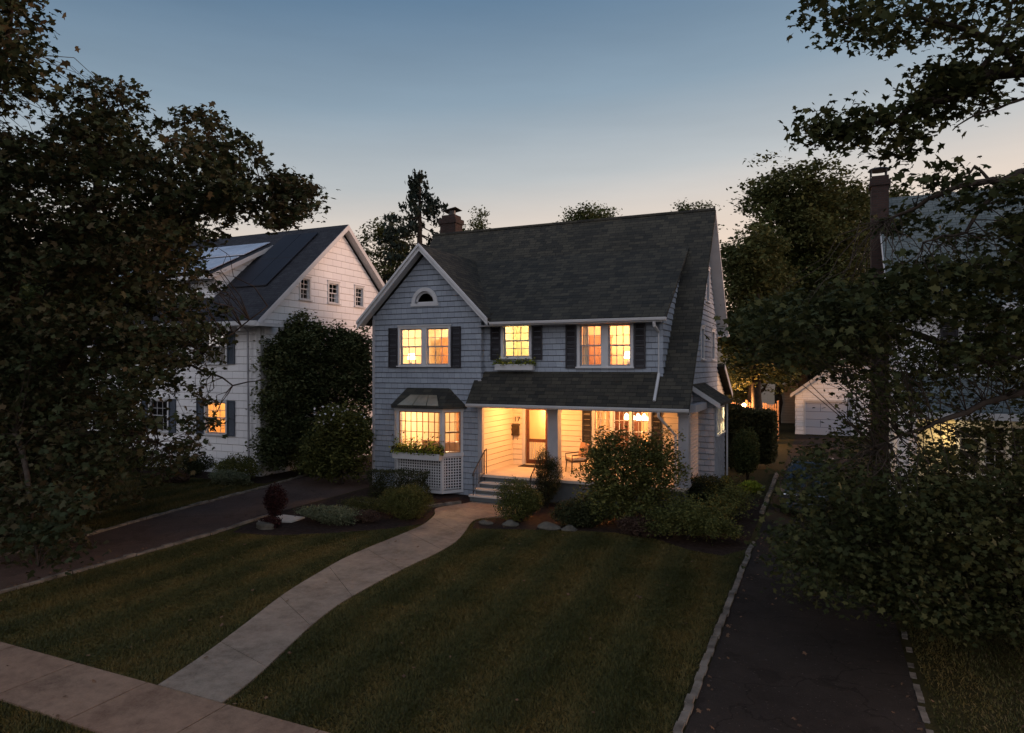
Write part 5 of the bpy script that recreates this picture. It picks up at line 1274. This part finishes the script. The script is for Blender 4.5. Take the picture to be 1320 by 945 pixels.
PLeft = [(-200, 110), (-60, 140), (0, 175), (40, 175), (80, 150), (105, 132), (140, 135), (165, 150), (185, 185), (200, 200), (230, 178), (258, 168), (285, 185), (305, 210), (325, 240), (325, 275), (300, 282), (262, 292), (238, 320), (235, 355), (255, 385), (262, 415), (255, 445), (235, 475), (225, 510), (205, 550), (170, 590), (140, 630), (90, 660), (70, 710), (35, 730), (-40, 725), (-200, 690)]
OUT = [(70, 128), (85, 118), (105, 108), (125, 104), (150, 108), (172, 118), (180, 135), (165, 130), (195, 165), (212, 160), (228, 150), (245, 145), (262, 146), (278, 152), (292, 165), (305, 172), (318, 184), (328, 195), (338, 208), (346, 222), (352, 232), (368, 226), (382, 232), (396, 240), (404, 248), (398, 262), (385, 272), (376, 284), (358, 292), (340, 288), (365, 255), (350, 265), (380, 250),
  (285, 300), (268, 310), (250, 335), (262, 350), (278, 372), (285, 400), (280, 425), (290, 440), (275, 455), (265, 480), (250, 500), (262, 512), (268, 540), (250, 560), (235, 575), (220, 600), (200, 620), (170, 640), (130, 655), (110, 680), (105, 700), (85, 725), (60, 752), (30, 748), (100, 130), (130, 120), (155, 122), (240, 160), (265, 160), (300, 190)]
SPL = np.concatenate([at_np(np.array([p[0] + RNG.normal() * 3 for p in OUT]), np.array([p[1] + RNG.normal() * 3 for p in OUT]), RNG.uniform(15.5, 17.5, len(OUT))) for _ in range(3)])
holes = [(35, 380, 26, .95), (30, 412, 16, .9), (95, 545, 20, .7), (80, 475, 22, .7), (200, 520, 18, .9), (60, 358, 22, .6)]
PA = fill(PLeft, 2100, 14.5, 20.5, holes)
PB = fill([(345, 232), (395, 240), (402, 262), (378, 288), (345, 285), (325, 255)], 34, 16.5, 18.5)
PC = fill([(-120, -60), (20, -40), (42, 20), (50, 70), (30, 95), (0, 110), (-120, 120)], 85, 13, 15.5)
PD = fill([(30, 90), (50, 95), (58, 135), (30, 140), (0, 135), (-60, 150), (-60, 120), (0, 110)], 14, 14, 15)
PE = fill([(-60, 600), (100, 640), (110, 690), (60, 745), (20, 735), (-60, 700)], 36, 12.0, 13.5)
PF = fill([(232, 520), (262, 505), (262, 560), (225, 600), (190, 620)], 14, 16, 18)
lb = Vector((-20.2, 11.6, 0)); lf = Vector((-19.9, 11.7, 3.4))
LL = [([lf, at(40, 430, 18), at(110, 300, 18), at(130, 190, 17.5), at(135, 130, 17.5)], .20), ([lf, at(120, 430, 18), at(220, 300, 18), at(320, 240, 17.5), at(390, 258, 17.5)], .17),
      ([lf, at(150, 470, 17.5), at(230, 440, 17), at(262, 455, 16.5)], .11), ([lf, at(20, 350, 17), at(-20, 180, 16), at(10, 60, 14.5), at(20, -20, 14)], .16), ([lf, at(60, 560, 16.5), at(170, 560, 16), at(215, 575, 16)], .10),
      ([lf, at(20, 560, 15), at(40, 660, 13.5), at(50, 730, 12.8)], .08), ([lf, at(-100, 300, 19), at(-180, 150, 19)], .18), ([at(170, 500, 17.5), at(245, 470, 17), at(300, 497, 16.8), at(340, 488, 16.8)], .03), ([at(262, 455, 16.5), at(300, 430, 16.6), at(345, 395, 16.8)], .022)]
big_tree('large dark maple filling the left side beside the left driveway', lb, lf, LL, np.concatenate([PA, PB, PC, PD, PE, PF]), M['leaf_left'], .14, 'lobed', 42, .46, .32, sprays=SPL)

rb = Vector((5.6, 13.8, 0)); rf = Vector((5.4, 13.6, 3.0)); T0 = 10.0
P1 = fill([(1035, 5), (1075, -20), (1400, -60), (1400, 60), (1310, 75), (1250, 78), (1215, 62), (1190, 48), (1140, 68), (1105, 62), (1048, 62), (1070, 40)], 66, 9, 11)
P2 = np.concatenate([fill([(1150, 90), (1190, 80), (1245, 80), (1290, 100), (1262, 118), (1220, 122), (1195, 128), (1160, 120)], 20, 9.8, 10.4), fill([(1042, 160), (1085, 138), (1110, 150), (1150, 138), (1180, 128), (1228, 142), (1225, 160), (1190, 165), (1160, 178), (1110, 180), (1062, 190)], 30, 9.8, 10.4),
     fill([(1150, 175), (1180, 172), (1180, 195), (1150, 208)], 5, 10, 10.2), fill([(1280, 40), (1400, 20), (1400, 95), (1330, 88), (1280, 75)], 14, 9.5, 10.5), fill([(1255, 120), (1275, 120), (1275, 150), (1250, 145)], 3, 10, 10.2)])
P3 = fill([(1192, 228), (1222, 216), (1262, 240), (1300, 215), (1400, 205), (1400, 300), (1330, 290), (1285, 285), (1262, 262), (1225, 262), (1200, 245)], 26, 9, 10.5)
PR = [(1140, 282), (1180, 272), (1225, 300), (1290, 285), (1400, 290), (1400, 830), (1300, 800), (1190, 800), (1120, 790), (1050, 770), (1005, 745), (990, 700), (1018, 672), (1014, 642), (1012, 608), (1035, 582), (1055, 575), (1075, 560), (1105, 525), (1090, 490), (1040, 470), (985, 460), (955, 440), (965, 405), (1020, 385), (1080, 370), (1140, 370), (1165, 335), (1140, 310)]
RH = [(1200, 300, 40, .9), (1250, 300, 48, .85), (1180, 345, 22, .8), (1195, 340, 20, .6), (1200, 428, 30, .9), (1145, 465, 10, .9), (1230, 520, 35, .75), (1290, 515, 30, .7), (1200, 550, 26, .85), (1265, 546, 32, .85), (1310, 550, 20, .6), (1165, 590, 26, .7), (1290, 590, 22, .5), (1075, 575, 14, .6), (1150, 560, 18, .7)]
P4 = fill(PR, 800, 8.5, 13.5, RH)
P5 = fill([(1120, 620), (1400, 600), (1400, 830), (1190, 800), (1060, 740), (1020, 700), (1050, 650)], 330, 8.5, 11.5)
P6 = fill([(940, 420), (1000, 395), (1120, 372), (1140, 440), (1080, 480), (990, 465)], 75, 12, 15)
RL = [([rf, Vector((5.2, 13.2, 6.0)), at(1400, 82, 10.4), at(1320, 92, 10.2), at(1250, 105, 10.1), at(1215, 130, 10.1), at(1185, 133, 10.1), at(1150, 160, 10.1), at(1060, 165, 10.1)], .13),
      ([at(1320, 92, 10.2), at(1285, 60, 10.1), at(1250, 40, 10), at(1180, 20, 10), at(1080, 25, 10)], .05), ([at(1255, 100, 10.1), at(1280, 70, 10), at(1300, 30, 10), at(1310, -20, 10)], .035),
      ([at(1400, 110, 10), at(1320, 127, 9.9), at(1280, 142, 9.9), at(1250, 152, 9.9), at(1228, 168, 9.9)], .02), ([at(1180, 135, 10), at(1178, 160, 10), at(1172, 195, 10)], .014),
      ([rf, at(1400, 210, 10.4), at(1290, 235, 10), at(1245, 238, 9.9), at(1180, 268, 9.9), at(1140, 285, 9.9)], .07), ([at(1278, 236, 10), at(1256, 214, 10), at(1246, 232, 10)], .02), ([at(1290, 240, 10), at(1245, 300, 10), at(1190, 312, 10)], .03),
      ([rf, at(1380, 440, 10.6), at(1280, 470, 10.5), at(1180, 430, 11), at(1080, 410, 12), at(980, 430, 13)], .09), ([rf, at(1400, 530, 9.5), at(1320, 505, 9.3), at(1220, 540, 9.2), at(1190, 552, 9.2), at(1130, 580, 9.5)], .06),
      ([rf, at(1380, 650, 9.6), at(1260, 660, 9.6), at(1140, 690, 9.8), at(1050, 710, 10)], .07), ([rf, at(1400, 760, 9.5), at(1280, 770, 9.6), at(1190, 780, 9.8)], .05), ([rf, at(1350, 350, 10.5), at(1240, 350, 10.8), at(1170, 380, 11.2)], .06)]
nq = 330; dq = RNG.normal(size=(nq, 3)); dq /= np.linalg.norm(dq, axis=1)[:, None]; P7 = np.array([6.9, 14.2, 7.6]) + dq * RNG.uniform(0, 1, size=(nq, 1)) ** .4 * np.array([2.7, 3.0, 3.2])
P7 = P7[P7[:, 0] > .221 * P7[:, 1] + 1.5]
RL.append(([rf, Vector((6.5, 14, 6.5)), Vector((7.5, 14.5, 9.5))], .12)); RL.append(([Vector((6.2, 13.9, 5.5)), Vector((8.4, 13.2, 7.2))], .07)); RL.append(([Vector((6.4, 14.0, 6.0)), Vector((7.4, 16.2, 8.0))], .07))
big_tree('large foreground maple on the right whose branches hang over the driveway', rb, rf, RL, np.concatenate([P4, P5, P6, P7]), M['leaf_right'], .12, 'lobed', 56, .36, .30, 1, .5, .010, thin=np.concatenate([P1, P2, P3]), fine=.34)

# ------------------------------------------------------------------ sky, sun, camera
w = bpy.data.worlds.new('World'); sc.world = w; w.use_nodes = True; nt = w.node_tree; bg = nt.nodes['Background']
sk = nt.nodes.new('ShaderNodeTexSky'); sk.sky_type = 'NISHITA'; sk.sun_disc = False
SUN_EL, SUN_AZ = 2.0, 50.0
sk.sun_elevation = R(SUN_EL); sk.sun_rotation = R(SUN_AZ); sk.ozone_density = 2.5; sk.dust_density = .6
tc = nt.nodes.new('ShaderNodeTexCoord'); sp = nt.nodes.new('ShaderNodeSeparateXYZ'); nt.links.new(tc.outputs['Generated'], sp.inputs[0])
X, Y, Z = sp.outputs
# height above the horizon, shifted a little lower towards the afterglow
hh = math_node(nt, 'SUBTRACT', Z, math_node(nt, 'MULTIPLY', math_node(nt, 'ADD', math_node(nt, 'MULTIPLY', X, .77), math_node(nt, 'MULTIPLY', Y, .25)), .09))
rampc = ramp(nt, hh, [(0.0, (.66, .40, .27)), (.13, (.66, .50, .385)), (.20, (.56, .475, .405)), (.27, (.36, .375, .38)), (.37, (.185, .245, .30)), (.50, (.074, .132, .205)), (.62, (.048, .096, .165)), (1.0, (.05, .095, .18))])
# eastern sky behind the camera, unseen: brightness added to fill the house fronts
east = math_node(nt, 'MULTIPLY', math_node(nt, 'MAXIMUM', math_node(nt, 'MULTIPLY', Y, -1), 0), 1.0)
back_c = ramp(nt, Z, [(0.0, (.42, .38, .38)), (.2, (.80, .76, .80)), (.6, (.70, .72, .82)), (1.0, (.05, .095, .18))])
skyc = mixc(nt, math_node(nt, 'MINIMUM', math_node(nt, 'MULTIPLY', east, 1.6), 1), rampc, back_c)
mp = nt.nodes.new('ShaderNodeMapping'); mp.inputs['Scale'].default_value = (1, 1, 7); nt.links.new(tc.outputs['Generated'], mp.inputs[0])
hz = noise(nt, 1.6, 5, .6, mp.outputs[0]); hz = math_node(nt, 'ADD', math_node(nt, 'MULTIPLY', hz, .30), .86); cbz = nt.nodes.new('ShaderNodeCombineColor')
for q_ in range(3): nt.links.new(hz, cbz.inputs[q_])
skyc = mixc(nt, 1.0, skyc, cbz.outputs[0], 'MULTIPLY')
nis = nt.nodes.new('ShaderNodeVectorMath'); nis.operation = 'SCALE'; nis.inputs['Scale'].default_value = .25; nt.links.new(sk.outputs[0], nis.inputs[0])
sc10 = nt.nodes.new('ShaderNodeVectorMath'); sc10.operation = 'SCALE'; sc10.inputs['Scale'].default_value = 10.0; nt.links.new(skyc, sc10.inputs[0])
ad = nt.nodes.new('ShaderNodeVectorMath'); ad.operation = 'ADD'; nt.links.new(nis.outputs[0], ad.inputs[0]); nt.links.new(sc10.outputs[0], ad.inputs[1])
nt.links.new(ad.outputs[0], bg.inputs[0]); bg.inputs[1].default_value = .1
sun = bpy.data.lights.new('sun', 'SUN'); sun.energy = 1.8; sun.angle = R(25); sun.color = (1, .62, .46)
so = bpy.data.objects.new('sun', sun); COL.objects.link(so)
# low afterglow from behind and to the right of the house
az = R(62); el = R(8); d = Vector((math.sin(az) * math.cos(el), math.cos(az) * math.cos(el), math.sin(el)))
so.rotation_euler = (-d).to_track_quat('-Z', 'Y').to_euler(); so.location = d * 100

cam = bpy.data.cameras.new('camera'); co = bpy.data.objects.new('camera', cam); COL.objects.link(co); sc.camera = co
cam.sensor_width = 36; cam.lens = 24; cam.clip_end = 1000; cam.clip_start = .1
co.location = (0, 0, H); co.rotation_euler = (R(90), 0, TH)
sc.view_settings.view_transform = 'Standard'; sc.view_settings.look = 'None'; sc.view_settings.exposure = .42; sc.view_settings.gamma = 1
sc.cycles.use_denoising = True; sc.cycles.max_bounces = 8; sc.cycles.transparent_max_bounces = 12; sc.cycles.sample_clamp_indirect = 4
sc.cycles.use_adaptive_sampling = True; sc.cycles.adaptive_threshold = .02
